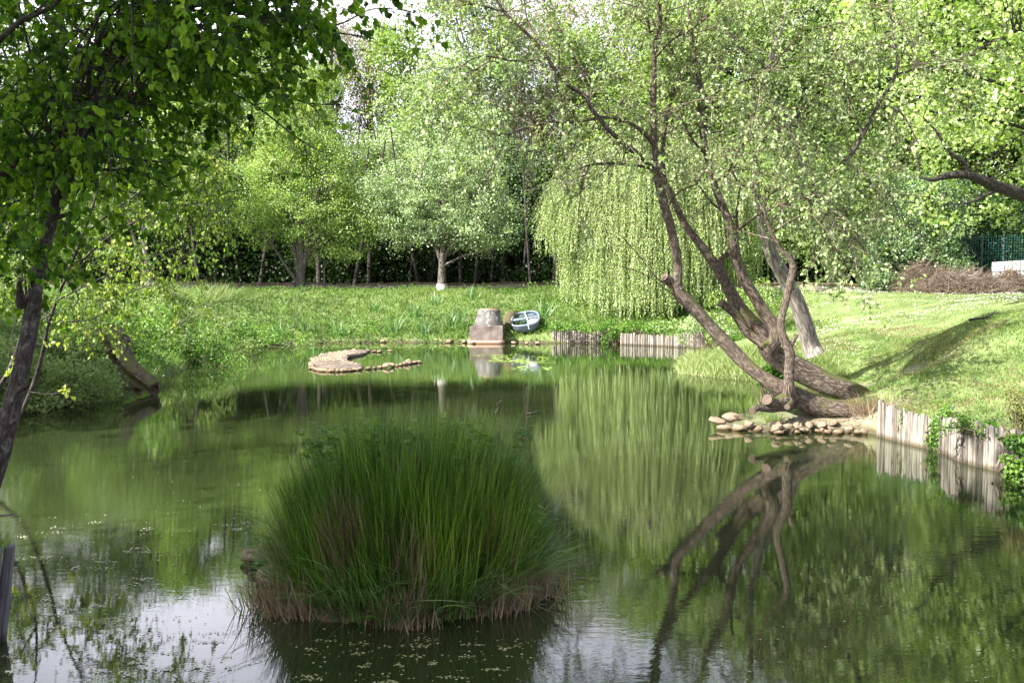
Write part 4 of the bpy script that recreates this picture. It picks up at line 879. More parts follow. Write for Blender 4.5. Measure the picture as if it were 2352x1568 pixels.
# grey green tree with painted base
r=plant_tree('lawn_tree','grey green round crowned tree with a white painted trunk base on the lawn',1015,47,7,
  [(.2,0,4.2,2.9,2.4,1.9),(-1.7,0,3.2,1.5,1.5,1.3),(2.2,0,3.4,1.7,1.6,1.5),(.7,-.3,5.8,2.2,2.0,1.4),(-2.3,0,4.7,1.3,1.4,1.2),(1.4,-.5,2.8,1.3,1.2,.9)],202,'greygreen',
  ncl=470,nlf=105,lsz=.075,sig=.23,trunk_r=.25,lean=(.35,0),forks=[(.3,0,5.2),(1.6,.2,4.6),(-1.3,0,4.6)],fork_z=1.5,limbs=26)
m=MB(); tube(m,[(0,0,-.05),(0,0,.12),(.006,0,.34)],[.31,.285,.26],14,cap=False,gnarl=.03); M['shaded_limewash']=stonemat('shaded_limewash',[(.20,.20,.20),(.34,.34,.34)],scale=6,bump=.3); m.build('painted_base',M['shaded_limewash'],r)  # white limewash greyed, crown shade put into its colour
# left lawn trees
plant_tree('lawn_tree','grey trunked tree before the left part of the wall',340,44,7,
  [(0,0,5.0,2.6,2.2,1.7),(-1.8,0,4.2,1.6,1.5,1.2),(1.5,0,4.4,1.7,1.6,1.3)],203,'mid',bark='bark_pale',ncl=260,nlf=50,lsz=.10,sig=.35,trunk_r=.19,forks=[(.2,0,4.5),(-1.2,0,4.6)],limbs=14)
plant_tree('lawn_tree','small dark leaning tree right of the grey trunked one before the wall',405,45,6,
  [(.8,0,4.6,2.2,2.0,1.6),(-.9,0,3.9,1.3,1.3,1.2)],204,'mid',bark='bark_dark',ncl=170,nlf=48,lsz=.10,sig=.35,trunk_r=.12,lean=(.9,0),limbs=10)
plant_tree('sapling','slim low sapling just right of the forked tree',745,48,4.2,
  [(0,0,2.6,1.2,1.1,1.2),(.5,0,3.4,.9,.9,.8),(-.6,0,1.9,.7,.7,.5)],205,'light',ncl=90,nlf=45,lsz=.09,sig=.25,trunk_r=.07,limbs=8)
# trees right behind the wall (mid storey)
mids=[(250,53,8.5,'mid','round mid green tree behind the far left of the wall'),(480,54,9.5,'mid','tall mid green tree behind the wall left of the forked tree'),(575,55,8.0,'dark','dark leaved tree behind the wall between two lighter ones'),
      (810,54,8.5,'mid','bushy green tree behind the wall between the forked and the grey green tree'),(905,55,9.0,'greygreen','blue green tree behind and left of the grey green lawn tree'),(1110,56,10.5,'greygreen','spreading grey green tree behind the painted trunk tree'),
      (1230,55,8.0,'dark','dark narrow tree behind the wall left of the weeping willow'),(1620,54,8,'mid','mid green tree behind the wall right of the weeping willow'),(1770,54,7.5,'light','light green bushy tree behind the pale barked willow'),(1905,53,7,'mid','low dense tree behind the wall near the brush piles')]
for k,(px,d,H,mt,lab) in enumerate(mids):
    g_=np.random.default_rng(300+k); w=g_.uniform(2.3,3.0)
    bl=[(g_.normal(0,.5),0,H*.36,w,w*.9,H*.17),(g_.normal(0,.8),0,H*.56,w*.9,w*.85,H*.18),(g_.normal(0,.5),0,H*.78,w*.68,w*.65,H*.18),(g_.uniform(-1.6,1.6),-.6,H*.45,w*.55,w*.5,H*.13)]
    plant_tree('woodland_tree',lab,px,d,H,bl,310+k,mt,bark='bark_dark',ncl=340,nlf=80,lsz=.10,sig=.30,trunk_r=.15,limbs=16,group='trees just behind the low wall')
# tall back row: five kinds, copied
def tall(kind,seed,H,w,mat,bark,ncl,nlf,bare=None,lsz=.17,tint=(.5,.2)):
    g_=np.random.default_rng(seed); bl=[]
    for t in np.linspace(.18,.90,8): bl.append((g_.normal(0,w*.26),g_.normal(0,w*.2),H*t,w*(1.05-.62*abs(t-.42))*g_.uniform(.7,1),w*.8,H*.085))
    root=thing(kind,(0,0,0),'','tree'); blob_tree(H,bl,g_,M[mat],M[bark],ncl,nlf,lsz,sig=.5,trunk_r=.25,trunk_top=.92,limbs=34,root=root,bare=bare,shell=.35,tint=tint); return root
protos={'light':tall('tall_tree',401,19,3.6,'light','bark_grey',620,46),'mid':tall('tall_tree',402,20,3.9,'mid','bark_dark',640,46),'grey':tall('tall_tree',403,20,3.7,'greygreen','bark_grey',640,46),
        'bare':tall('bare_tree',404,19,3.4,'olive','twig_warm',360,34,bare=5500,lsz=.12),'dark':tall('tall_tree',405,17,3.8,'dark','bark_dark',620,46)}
used={}
back=[('mid',-150,60,1.05,'mid green tall tree beyond the left edge bushes'),('light',60,62,.95,'tall light tree glimpsed behind the dark left boughs'),('mid',210,63,.9,'tall green tree above the left end of the wall'),('dark',330,66,1.0,'dark tall tree behind the yellow leaved poplar'),
 ('light',440,60,.78,'sunlit tall tree left of the forked lawn tree'),('grey',540,66,.82,'grey green tall tree half behind the forked tree'),('light',650,61,.86,'bright fresh green tall tree rising above the forked tree'),('bare',770,64,.95,'brown twiggy almost leafless tree left of the sky gap'),
 ('bare',850,66,.90,'thin twiggy tree right below the sky gap'),('light',945,63,.88,'pale tree at the right of the sky gap'),('grey',1000,60,.68,'low grey green tree behind the painted trunk tree crown'),('grey',1095,59,.92,'tall grey green tree right of centre standing in front of bare twigs'),
 ('bare',1190,65,1.0,'tall twiggy tree with the sky behind above the wall centre'),('bare',1290,64,.98,'twiggy tree behind the left boughs of the leaning willow'),('light',1370,62,.86,'light green tree above the weeping willow'),('bare',1430,66,1.02,'tallest twiggy tree seen through the leaning willow'),
 ('light',1510,61,.98,'bright tree behind the upright stem of the leaning willow'),('mid',1610,63,1.0,'mid green tall tree behind the middle stems'),('light',1700,60,1.0,'bright green tall tree right of the middle stems'),('light',1800,63,1.1,'very tall bright tree behind the pale barked willow'),
 ('mid',1890,59,1.05,'tall mid green tree behind the right willow crown'),('light',1985,58,1.1,'sunny tall tree behind the ivy hedge'),('mid',2090,57,1.1,'tall green tree behind the wire fence'),('light',2200,58,1.15,'tall light tree behind the big maple'),
 ('mid',2320,57,1.15,'tall mid green tree beyond the white board screen'),('dark',2430,56,1.1,'dark tall tree at the far right edge'),('mid',2520,52,1.1,'tall tree outside the right corner of the lawn'),
 ('dark',1240,72,.9,'dark tree deep in the wood behind the gap beside the weeping willow'),('dark',700,74,.9,'dark tree deep in the wood behind the forked tree'),('dark',950,74,.8,'dark tree deep in the wood behind the painted trunk tree'),('dark',1560,74,1.05,'dark tree deep in the wood behind the leaning willow'),('dark',1850,72,1.05,'dark tree deep in the wood behind the pale willow'),('dark',480,74,.9,'dark tree deep in the wood at the left'),('dark',160,74,.9,'dark tree deep in the wood behind the left boughs')]
for k,(kd,px,d,s,lab) in enumerate(back):
    q=ons(px,d); o=protos[kd] if kd not in used else copy_tree(protos[kd]); used[kd]=1
    o.location=tuple(q); o.rotation_euler=(0,0,(k*2.399)%6.28); o.scale=(s*1.05,s*1.05,s); o['label']=lab; o['group']='tall trees of the wood behind the wall'
# under-storey of the wood
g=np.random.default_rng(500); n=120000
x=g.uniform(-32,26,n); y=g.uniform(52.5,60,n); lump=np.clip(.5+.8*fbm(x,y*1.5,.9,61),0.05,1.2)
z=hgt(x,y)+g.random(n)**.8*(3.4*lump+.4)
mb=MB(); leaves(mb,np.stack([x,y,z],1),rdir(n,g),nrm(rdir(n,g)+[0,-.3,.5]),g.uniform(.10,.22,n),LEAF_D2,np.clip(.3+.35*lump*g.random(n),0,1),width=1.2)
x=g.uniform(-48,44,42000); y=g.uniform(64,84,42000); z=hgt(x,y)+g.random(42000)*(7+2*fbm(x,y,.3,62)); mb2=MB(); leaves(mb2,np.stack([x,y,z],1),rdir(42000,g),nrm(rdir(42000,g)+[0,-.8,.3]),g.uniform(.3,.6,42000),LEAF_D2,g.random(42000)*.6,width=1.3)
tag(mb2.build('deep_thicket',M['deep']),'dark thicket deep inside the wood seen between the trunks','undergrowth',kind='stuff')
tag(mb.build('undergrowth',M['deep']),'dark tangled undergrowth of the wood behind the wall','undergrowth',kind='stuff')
tg=np.random.default_rng(501)
pole=MB(); tube(pole,catmull([(0,0,-.2),(.1,.05,3),(-.05,.1,6),(.1,0,9.5)],14),np.linspace(.10,.035,14),8,gnarl=.08); 
po=None
for k in range(40):
    px=[430,455,500,520,545,560,590,610,632,655,728,760,790,815,840,870,900,935,960,985,1060,1085,1110,1130,1150,1165,1185,1200,1215,1235,1250,1270,1290,1680,1700,1790,1880,1940,1990,2120][k]
    q=ons(px+tg.uniform(-6,6),tg.uniform(51.6,55)); 
    if po is None: o=pole.build('slim_tree',M['bark_dark']); po=o
    else: o=po.copy(); COL.objects.link(o)
    s=tg.uniform(.5,1.5); o.location=tuple(q); o.scale=(s,s,tg.uniform(.7,1.1)); o.rotation_euler=(tg.normal(0,.07),tg.normal(0,.09),tg.uniform(0,6))
    tag(o,'thin dark trunk standing in the shadowed wood just behind the wall','tree','thin trunks behind the wall')

# ------------------------------------------------------------------ weeping willow
def weeping():
    g=np.random.default_rng(601); d=44.0; q=ons(1462,d)
    root=thing('weeping_willow',q,'yellow green weeping willow trailing its curtains down to the far palisade','tree')
    tm=MB()
    mains=[]
    for e in [(0,0,6.5),(-2.2,-.6,6.6),(2.2,-.4,6.8),(.4,-2,6.6),(-.5,1.6,6.8),(1.4,1.0,7.4)]:
        c=catmull([(0,0,-.3),(e[0]*.15,e[1]*.15,1.8),(e[0]*.6,e[1]*.6,4.6),e],14); tube(tm,c,np.linspace(.28,.06,14),9,gnarl=.08); mains.append(c)
    A=[];bot=[]
    def lobe(n,cx,cy,rx,ry,ztop,zb):
        for _ in range(n):
            r=math.sqrt(g.uniform(.0,1)); a=g.uniform(0,6.28)
            if g.random()<.6: r=g.uniform(.82,1.0); a=-abs(g.uniform(0,PI)) if g.random()<.75 else a
            x=cx+rx*r*math.cos(a); y=cy+ry*r*math.sin(a); z=ztop*math.sqrt(max(0,1-.62*r*r))+g.normal(0,.15)
            A.append((x,y,z)); bot.append(zb+abs(g.normal(0,.45))+ (0 if g.random()>.2 else g.uniform(.5,2)))
    lobe(190,0.3,0,3.2,2.9,7.9,.15); lobe(55,-2.2,-.5,1.7,1.8,6.9,1.9); lobe(60,2.6,-.2,2.2,2.0,7.3,.5); lobe(30,3.9,.3,1.2,1.5,6.4,.9); lobe(20,-3.1,-.2,.75,1.1,6.2,2.7); lobe(50,0.6,-1.4,2.3,1.3,7.0,.25); lobe(40,.4,-2.3,2.6,.5,5.0,.2)
    A=np.array(A); st=MB(); LP=[];LA=[];LT=[]
    for p,zb in zip(A,bot):
        if zb<1.4: zb=zb-.1+hp(q[0]+p[0],q[1]+p[1])-q[2]
        c0=mains[int(np.argmin([np.linalg.norm(m_[-1]-p) for m_ in mains]))]; s=c0[-4]
        c=catmull([s,(s+p)/2+[0,0,.5],p],8); tube(tm,c,np.linspace(.03,.01,8),4,cap=False)
        tint=np.clip(g.normal(.5,.32),0,1); out=nrm(np.array([p[0],p[1],0]))
        for _ in range(9):
            o=p+g.normal(0,.19,3)*[1,1,.6]; L=max(o[2]-zb-g.uniform(0,1.0)**2*2.2,.6); m=int(L/.05)
            t=np.linspace(0,1,m)[:,None]; sw=g.normal(0,.2,2)
            C=o+np.concatenate([out[:2]*.35*(1-(1-t)**2)+sw*t+.03*np.sin(t*9+g.uniform(0,6)),-L*t],1)
            LP.append(C); LT.append(np.full(m,tint)); LA.append(np.tile([0,0,-1.],(m,1))+g.normal(0,.6,(m,3)))
            tube(st,C[::max(1,m//6)],.004,3,cap=False)
    LP=np.concatenate(LP);LA=np.concatenate(LA);LT=np.concatenate(LT); m=len(LP)
    fo=MB(); leaves(fo,LP,LA,nrm(rdir(m,g)+[-.2,-.7,.3]),g.uniform(.06,.12,m),LEAF_N,np.clip(LT+g.normal(0,.15,m),0,1),width=1.15)
    print('weeping',m)
    tm.build('trunk',M['bark_grey'],root); st.build('hanging_twigs',M['twig'],root); fo.build('foliage',M['weep'],root)
weeping()

# ------------------------------------------------------------------ right side: maple with low bough, ivy hedge, fence, screen, brush
def maple():
    g=np.random.default_rng(611); q=np.array([P(2640,640,32)[0],32,0.]); q[2]=hp(q[0],q[1])
    root=thing('big_maple',q,'big bright maple on the right with a dark bough reaching over the lawn','tree')
    tm,fo=MB(),MB()
    loc=lambda a,b,d: P(a,b,d)-q
    tr=catmull([(0,0,-.3),(-.2,0,2.5),(-.5,.1,6),(-.8,0,11)],20); tube(tm,tr,np.linspace(.42,.12,20),14,gnarl=.1)
    def bl(pp,n=24):
        c,r=pxline(pp,n); c=c-q; tube(tm,c,r,9,gnarl=.1,seed=int(pp[0][0])); return c
    l1=bl([(2640,640,32,60),(2560,520,31,40),(2440,475,30,34),(2352,449,29.5,30),(2278,424,29,25),(2223,402,28.6,20),(2169,405,28.3,16),(2143,413,28.1,10),(2100,405,28,4)])
    l2=bl([(2223,398,28.6,14),(2212,372,28.5,11),(2180,350,28.3,9),(2154,307,28.1,6),(2120,270,28,3)])
    l3=bl([(2300,430,29.2,10),(2260,450,28.8,8),(2225,465,28.5,5),(2180,470,28.3,2)])
    l4=bl([(2620,300,31.5,26),(2480,120,29,14),(2352,69,28,8),(2296,91,27.6,7),(2223,124,27.3,6),(2187,146,27,4),(2114,160,26.8,2)])
    lim=[tr,l1,l2,l4]
    for e in [(2250,250),(2150,150),(2080,60),(2200,-40),(2350,-80),(2350,200),(2100,250),(2020,130),(2330,320),(2480,50),(2500,300),(2250,-200),(2420,-250)]:
        s=tr[int(g.uniform(6,18))]; t=loc(*e,g.uniform(28,33)); c=catmull([s,(s+t)/2+[0,0,.7],t],14); tube(tm,c,np.linspace(.10,.02,14),7,cap=False,gnarl=.05); lim.append(c)
    allp=np.concatenate(lim)
    pl=[(1960,-400),(2700,-400),(2800,420),(2460,430),(2380,330),(2352,345),(2280,330),(2240,300),(2200,290),(2150,330),(2080,300),(2010,260),(1960,160),(1925,60)]
    C=[]
    while len(C)<520:
        a,b=g.uniform(1900,2800),g.uniform(-400,430)
        if inpoly(np.array([a]),np.array([b]),pl)[0]: C.append(loc(a,b,g.uniform(26.5,34.5)))
    # shaded inner leaves under the crown
    while len(C)<575:
        a,b=g.uniform(2120,2700),g.uniform(300,520)
        C.append(loc(a,b,g.uniform(30,37)))
    C=np.array(C)
    for c_ in C[::2]:
        s=allp[np.argmin(np.linalg.norm(allp-c_,axis=1))]; c=catmull([s,(s+c_)/2+[0,0,.15],c_],6); tube(tm,c,np.linspace(.022,.005,6),4,cap=False)
    n=g.poisson(46,len(C)); I=np.repeat(np.arange(len(C)),n); m=len(I)
    pos=C[I]+g.normal(size=(m,3))*[.32,.32,.2]; ct=np.clip(g.normal(.5,.2,len(C)),0,1)
    leaves(fo,pos,rdir(m,g)+[0,0,-.5],nrm(rdir(m,g)*.7+[-.3,-.3,.8]),g.uniform(.10,.17,m),LEAF_M,np.clip(ct[I]+g.normal(0,.12,m),0,1))
    tm.build('trunk',M['bark_dark'],root); fo.build('foliage',M['maple'],root)
maple()
def clumpmass(name,label,cat,centers,rad,n,mat,size,seed,base,group=None,up=.5,tmpl=LEAF_D2,flat=.8,kind=None):
    g=np.random.default_rng(seed); C=np.array(centers,float); I=g.integers(0,len(C),n)
    u=rdir(n,g); r=np.asarray(rad)[I] if np.ndim(rad) else np.full(n,rad)
    pos=C[I]+u*(r*g.uniform(.55,1.05,n))[:,None]*[1,1,flat]
    zz=hgt(pos[:,0],pos[:,1]); k=pos[:,2]>np.maximum(zz,0)+.01; pos,u,I=pos[k],u[k],I[k]; m=len(pos)
    ct=np.clip(g.normal(.5,.22,len(C)),0,1)
    mb=MB(); leaves(mb,pos,rdir(m,g)+[0,0,-.3],nrm(u*.6+rdir(m,g)*.6+[0,-.1,up]),g.uniform(*size,m),tmpl,np.clip(ct[I]+g.normal(0,.15,m),0,1),width=1.3)
    root=thing(name,base,label,cat,group)
    mb.build('foliage',M[mat],root,base)
    st=MB()
    for k in range(min(len(C),40)):
        c=C[k*len(C)//min(len(C),40)]; tube(st,branch_curve([base[0]+g.normal(0,.1),base[1]+g.normal(0,.1),base[2]-.05],c-np.array(base)+g.normal(0,.05,3),np.linalg.norm(c-np.array(base)),g,0,.3,6),np.linspace(.02,.005,6),4,cap=False)
    st.build('stems',M['twig'],root,base); return root
g=np.random.default_rng(620)
cs=[];rd=[]
for px in np.linspace(1990,2215,26):
    for _ in range(8):
        d=g.uniform(45,47.5); py=g.uniform(415 if px>2020 else 500,655); cs.append(P(px+g.normal(0,8),py,d)); rd.append(g.uniform(.35,.7))
clumpmass('ivy_hedge','tall glossy ivy covered thicket behind the left brush pile','hedge',cs,rd,30000,'ivy',(.07,.12),621,ons(2100,46))
cs=[];rd=[]
for px in np.linspace(2205,2420,26):
    for _ in range(9):
        cs.append(P(px+g.normal(0,8),g.uniform(440,655),g.uniform(48,50))); rd.append(g.uniform(.35,.7))
clumpmass('ivy_hedge','dark shaded ivy bank behind the wire fence and white board screen','hedge',cs,rd,30000,'dark',(.08,.13),622,ons(2300,49))  # dark leaf colour stands in for the shade under the maple
cs=[P(a,b,45.5) for a,b in [(2050,640),(2085,638),(2065,655),(2110,648),(2030,652)]]
clumpmass('bush','low pale green bush between the wall end and the left brush pile','bush',cs,.45,2600,'ivy',(.05,.1),623,ons(2070,45.5))
# wire fence
q0=ons(2203,47.3); root=thing('wire_fence',q0,'tall dark wire mesh fence in front of the ivy bank','fence')
xs=[2203,2253,2303,2353,2410]
for px in xs:
    q=ons(px,47.3); m=MB(); tube(m,[q,q+[0,0,1.4],q+[0,0,2.75]],.045,8); m.build('post',M['post'],root,q0)
m=MB(); A0=ons(2203,47.3);A1=ons(2410,47.3)
for z in np.arange(.1,2.7,.13): tube(m,[A0+[0,0,z],A1+[0,0,z]],.004,3,cap=False)
for t in np.linspace(0,1,36): b=A0+(A1-A0)*t; tube(m,[b+[0,0,.05],b+[0,0,2.7]],.004,3,cap=False)
m.build('wire_mesh',M['wire'],root,q0)
# white board screen
q0=ons(2278,45.2); root=thing('board_screen',q0,'white painted upright board screen above the right brush pile','fence'); g=np.random.default_rng(8)
for k in range(22):
    x=q0[0]+.10+k*.185; sl=.012*k
    m=MB(); box(m,(x,q0[1]+g.normal(0,.006),q0[2]+.45+sl/2),(.14,.03,1.0+sl)); m.build('board',M['white'],root,q0,smooth=False)
    m=MB(); box(m,(x-.05,q0[1]-.045-(k%2)*.025,q0[2]+1.14+sl),(.142,.03,.42)); m.build('cap_board',M['white'],root,q0,smooth=False)
m=MB(); box(m,(q0[0]+2.05,q0[1]+.04,q0[2]+.75),(4.1,.04,.09)); m.build('rail',M['white'],root,q0,smooth=False)
# brush piles
def brush(name,label,px0,px1,d,h,n,seed):
    g=np.random.default_rng(seed); q=ons((px0+px1)/2,d); root=thing(name,q,label,'brush pile','piles of cut branches'); 
    x0,x1=P(px0,640,d)[0],P(px1,640,d)[0]; w=(x1-x0)/2
    t=g.uniform(-1,1,n); yy=g.normal(0,.45,n); env=np.sqrt(np.clip(1-t*t,0,1))*np.exp(-yy**2*.8)*(1+.35*np.sin(t*7+seed))
    x=q[0]+t*w; y=q[1]+yy; z=hgt(x,y)+h*env*g.random(n)**.6
    B=np.stack([x,y,z],1); d_=nrm(np.stack([g.normal(0,1,n),g.normal(0,.6,n),g.normal(.15,.45,n)],1))
    m=MB(); blades(m,B,d_,g.uniform(.15,.7,n),g.uniform(.008,.022,n),g.normal(0,.3,(n,3)),3,g.random(n),g)
    for _ in range(26):
        k=g.integers(n); tube(m,branch_curve(B[k],d_[k]*[1,1,.5],g.uniform(.6,1.6),g,0,1.0,8),np.linspace(.022,.008,8),5,seed=1,tint=g.random())
    m.build('twigs',M['brush'],root,q)
    m=MB(); k=g.random(n)<.7; leaves(m,B[k]+g.normal(0,.06,(k.sum(),3)),rdir(k.sum(),g),rdir(k.sum(),g),g.uniform(.03,.07,k.sum()),LEAF_D2,g.random(k.sum())); m.build('dead_leaves',M['dry'],root,q)
brush('brush_pile','dark brown mound of dead conifer cuttings farthest left of the brush piles',2052,2185,45,1.05,9000,631)
brush('brush_pile','long low tan heap of dry twigs in front of the other brush piles',2115,2310,42.5,.62,11000,632)
brush('brush_pile','grey brown tangle of leafy branches rising in front of the white board screen',2270,2440,43.8,.85,9000,633)
brush('brush_pile','small peaked twig heap below the end of the wire fence',2175,2250,44.3,.85,3500,634)
# fallen branch on the lawn
q=ons(2262,22.3); m=MB(); z=.06
for k,pp in enumerate([[(-.28,0,z),(-.12,.03,z+.02),(.1,.05,z+.05),(.22,.1,z+.12),(.27,.12,z+.17)],[(.02,.04,z+.04),(.12,-.04,z+.01),(.2,-.09,z)],[(.15,.08,z+.08),(.3,.1,z+.13),(.36,.12,z+.13)],[(0,.04,z+.02),(.04,.1,z+.1)]]):
    tube(m,catmull(pp,12),np.linspace(.028 if k==0 else .012,.008 if k==0 else .004,12),7,gnarl=.2,seed=k)
o=m.build('fallen_branch',M['bark_dark']); o.location=q; o.scale=(1.15,1.15,1.15); tag(o,'dead forked branch lying on the lawn brow at the right','branch')

# ------------------------------------------------------------------ hollow stump on the left bank
def stump():
    q=np.array([*W(335,886)[:2],0.]); root=thing('hollow_stump',q,'mossy hollow tree stump arching down from the left bank into the water','stump')
    g=np.random.default_rng(5)
    pl=[(246,764,24.0,42),(264,782,23.7,58),(274,806,23.4,52),(283,830,23.1,50),(300,850,22.8,48),(322,868,22.5,44),(342,884,22.2,40),(354,894,22.0,34)]
    c,r=pxline(pl,40)
    m=MB(); n=len(c); T=nrm(np.gradient(c,axis=0)); rot=[]
    # open trough section: 300 degrees of ring with thickness
    a=np.linspace(-2.35,2.35,22); V=[]
    back=nrm(np.array([.35,.75,.35]))
    for i in range(n):
        N=nrm(back-T[i]*np.dot(back,T[i])); B=np.cross(T[i],N)
        op=1 if i<28 else 1+.05*(i-28)
        rr=r[i]*(1+.10*np.sin(3*a+i*.15)+.06*np.sin(7*a-i*.3)+.05*g.normal(size=22))
        o=c[i]+(np.cos(a)[:,None]*N+np.sin(a)[:,None]*B)*rr[:,None]
        inn=c[i]+(np.cos(a[::-1])[:,None]*N+np.sin(a[::-1])[:,None]*B)*(rr[::-1,None]*.68)
        V.append(np.vstack([o,inn]))
    V=np.array(V); k=44; i=np.arange(n-1)[:,None]; j=np.arange(k)[None]
    uv=np.zeros((n,k,3)); uv[...,0]=np.linspace(0,1.6,k)[None]; uv[...,1]=np.linspace(0,2.2,n)[:,None]
    m.add(V.reshape(-1,3),q=np.stack([i*k+j,i*k+(j+1)%k,(i+1)*k+(j+1)%k,(i+1)*k+j],-1).reshape(-1,4),uv=uv.reshape(-1,3))
    m.add(V[-1],q=[[t,t+1,k-2-t,k-1-t] for t in range(21)],uv=uv[-1]); m.add(V[0],q=[[t,t+1,k-2-t,k-1-t][::-1] for t in range(21)],uv=uv[0])
    m.build('hollow_trunk',M['bark_brown'],root,q)
    m=MB(); n=1600; i=g.integers(0,12,n); B=c[i]+g.normal(0,.10,(n,3))*[1.7,1,.3]+[-.05,0,.12]
    blades(m,B,nrm(np.stack([g.normal(.2,.8,n),g.normal(0,.6,n),g.normal(.1,.4,n)],1)),g.uniform(.08,.28,n),.009,g.normal(0,.3,(n,3))+[0,0,-.3],3,g.random(n),g)
    m.build('dry_thatch',M['dry'],root,q)
stump()

# ------------------------------------------------------------------ iris clumps, tussocks, shrubs on the banks
def iris(px,d,h,n,seed,label,mat='sedge',wid=.022,q=None,group='sword leaved plants on the banks',name='iris_clump',spread=.18,lean=.22,parts=None):
    g=np.random.default_rng(seed); q=ons(px,d) if q is None else q
    B=np.stack([g.normal(0,spread*.5,n),g.normal(0,spread*.5,n),np.full(n,-.03)],1)
    dd=nrm(np.stack([B[:,0]*1.6+g.normal(0,lean,n),g.normal(0,lean,n),np.ones(n)],1))
    m=MB(); blades(m,B,dd,h*g.uniform(.55,1.05,n),wid,np.stack([g.normal(0,.25,n),g.normal(0,.2,n),-np.abs(g.normal(0,.12,n))],1),5,g.random(n),g,nrm(np.stack([np.ones(n),g.normal(0,.5,n),np.zeros(n)],1)))
    o=m.build(name,M[mat]); o.location=q; tag(o,label,'plant',group)
F_=[(780,40.6,.75,'small sword leaved plant on the far bank behind the islet'),(905,41.2,.9,'sword leaved plant left of the far bank bare patch'),(955,42.5,.85,'broad fan of sword leaves on the bare patch of the far bank'),
    (975,41.0,.9,'sword leaves nearest the waterline below the bare patch'),(1040,41.5,.8,'blue green leaf fan halfway between the bare patch and the well head'),(1058,41.6,.95,'tall blue green leaf clump just left of the concrete well head'),
    (1085,44.5,.7,'leaf clump on the slope behind the well head'),(1250,42.2,.95,'grassy sword leaves right of the grey boat'),(860,43,.6,'short leaf clump high on the far bank'),(1000,44,.6,'short sword leaves above the blue green fan'),
    (640,39.5,.7,'sword leaves at the far left corner of the pond'),(700,40.3,.65,'thin leaf clump at the waterline below the forked tree')]
for k,(a,d,h,l) in enumerate(F_): iris(a,d,h*1.25,34,700+k,l,wid=.034)
q=W(728,826); q[2]=.05; iris(0,0,.75,12,720,'green leaf tuft growing on the left end of the mud islet',q=q,spread=.12,lean=.3,name='iris_clump')
q=W(1660,868,0); 
for k,(a,d,h,n,w,mt,l,sp,ln_) in enumerate([(1890,22.2,.55,260,.006,'dry','grey wispy tussock beside the sandy patch',.35,.55),(1782,17.1,.32,160,.006,'grass','small green tussock on the mud under the cut stubs',.14,.5),(1745,17.6,.45,50,.005,'grass','sparse rushes at the water edge left of the cut stubs',.3,.3),
      (375,24.5,.75,900,.007,'grass','rounded bright tussock just right of the hollow stump',.5,.55),(430,27,.7,160,.012,'grass','pale arching tussock right of the round one on the left bank',.4,.7),(480,33,.7,300,.014,'grass','lush tussock on the inner corner of the left bank',.8,.6),
      (2006,17.0,.5,260,.007,'dry','dry straw tussock beside the first log of the right palisade',.28,.55),(1998,17.3,.45,120,.008,'grass','green tuft on the bank above the root of the leaning tree',.2,.6),(380,40,.9,500,.016,'grass','tall grass tuft on top of the left bank',.9,.3),(480,42,1.0,700,.016,'grass','tall grass tuft at the crest behind the left bank',1.4,.3)]):
    iris(a,d,h,n,730+k,l,mt,w,name='grass_tussock',group='grass tussocks round the pond',spread=sp,lean=ln_)
def bush(label,px,py,d,w,h,n,mat,size,seed,name='bush',tmpl=LEAF_D2,rad=.16,base=None):
    g=np.random.default_rng(seed); c0=P(px,py,d); cs=[c0+g.normal(0,1,3)*[w,w*.5,h] for _ in range(26)]
    b=np.array([c0[0],c0[1],max(hp(c0[0],c0[1]),0)]) if base is None else (c0+[0,.12,.05] if isinstance(base,str) else base)
    clumpmass(name,label,'bush',cs,rad,n,mat,size,seed+1,b,tmpl=tmpl)
bush('leafy bramble spilling over the gap between the two far palisades',1412,765,39.6,.35,.20,1800,'herb',(.05,.1),801,rad=.25)
bush('weeds hanging over the left end of the far palisade',1330,752,40.2,.9,.08,1600,'herb',(.05,.09),802,rad=.2)
bush('leafy plants along the top of the second far palisade',1500,757,39.8,1.0,.08,1800,'herb',(.05,.09),803,rad=.2)
bush('dark broad leaved weeds under the bow of the boat',1215,775,41.2,.6,.12,1500,'mid',(.06,.12),804,rad=.22)
bush('white edged leafy shrub on the slope between the boat and the weeping willow',1290,715,45,.45,.2,900,'ivy',(.08,.15),805,rad=.3)
bush('dark shrubby mass under the right side of the weeping willow',1640,705,42,.9,.40,3500,'mid',(.05,.1),806,rad=.4)
bush('broad green dock leaves between the two leaning trunks',1772,862,20.5,.14,.12,160,'herb',(.10,.2),807,tmpl=LEAF_O,rad=.15)
bush('pale leafy sprawl beside the second far palisade end',1640,750,36,.8,.25,2200,'sallow',(.05,.1),808,rad=.3)
bush('dense bindweed covering the middle of the right palisade',2158,993,14.95,.11,.15,2400,'herb',(.025,.05),809,rad=.12,base='top')
bush('bindweed draped over the right palisade near the frame edge',2250,984,13.8,.20,.06,1500,'herb',(.025,.05),810,rad=.12,base='top')
bush('thin creeper on the first logs of the right palisade',2082,965,15.7,.05,.09,260,'herb',(.02,.045),811,rad=.08,base='top')
bush('olive brown feathery shrub at the right frame edge above the palisade',2352,945,13.2,.10,.13,2600,'olive',(.015,.035),812,rad=.13)
bush('leafy sprig hanging over the last right palisade logs down to the water',2335,1085,12.7,.07,.24,700,'herb',(.045,.08),813,rad=.09,tmpl=LEAF_O,base='top')
bush('small green leaf sprig at the right frame edge on the palisade top',2342,1010,12.9,.10,.05,300,'herb',(.04,.07),814,rad=.10,tmpl=LEAF_O,base='top')
bush('dark ferny mass on the steep left bank above the shaded water',150,880,20.6,.55,.28,4500,'mid',(.04,.08),815,rad=.32)
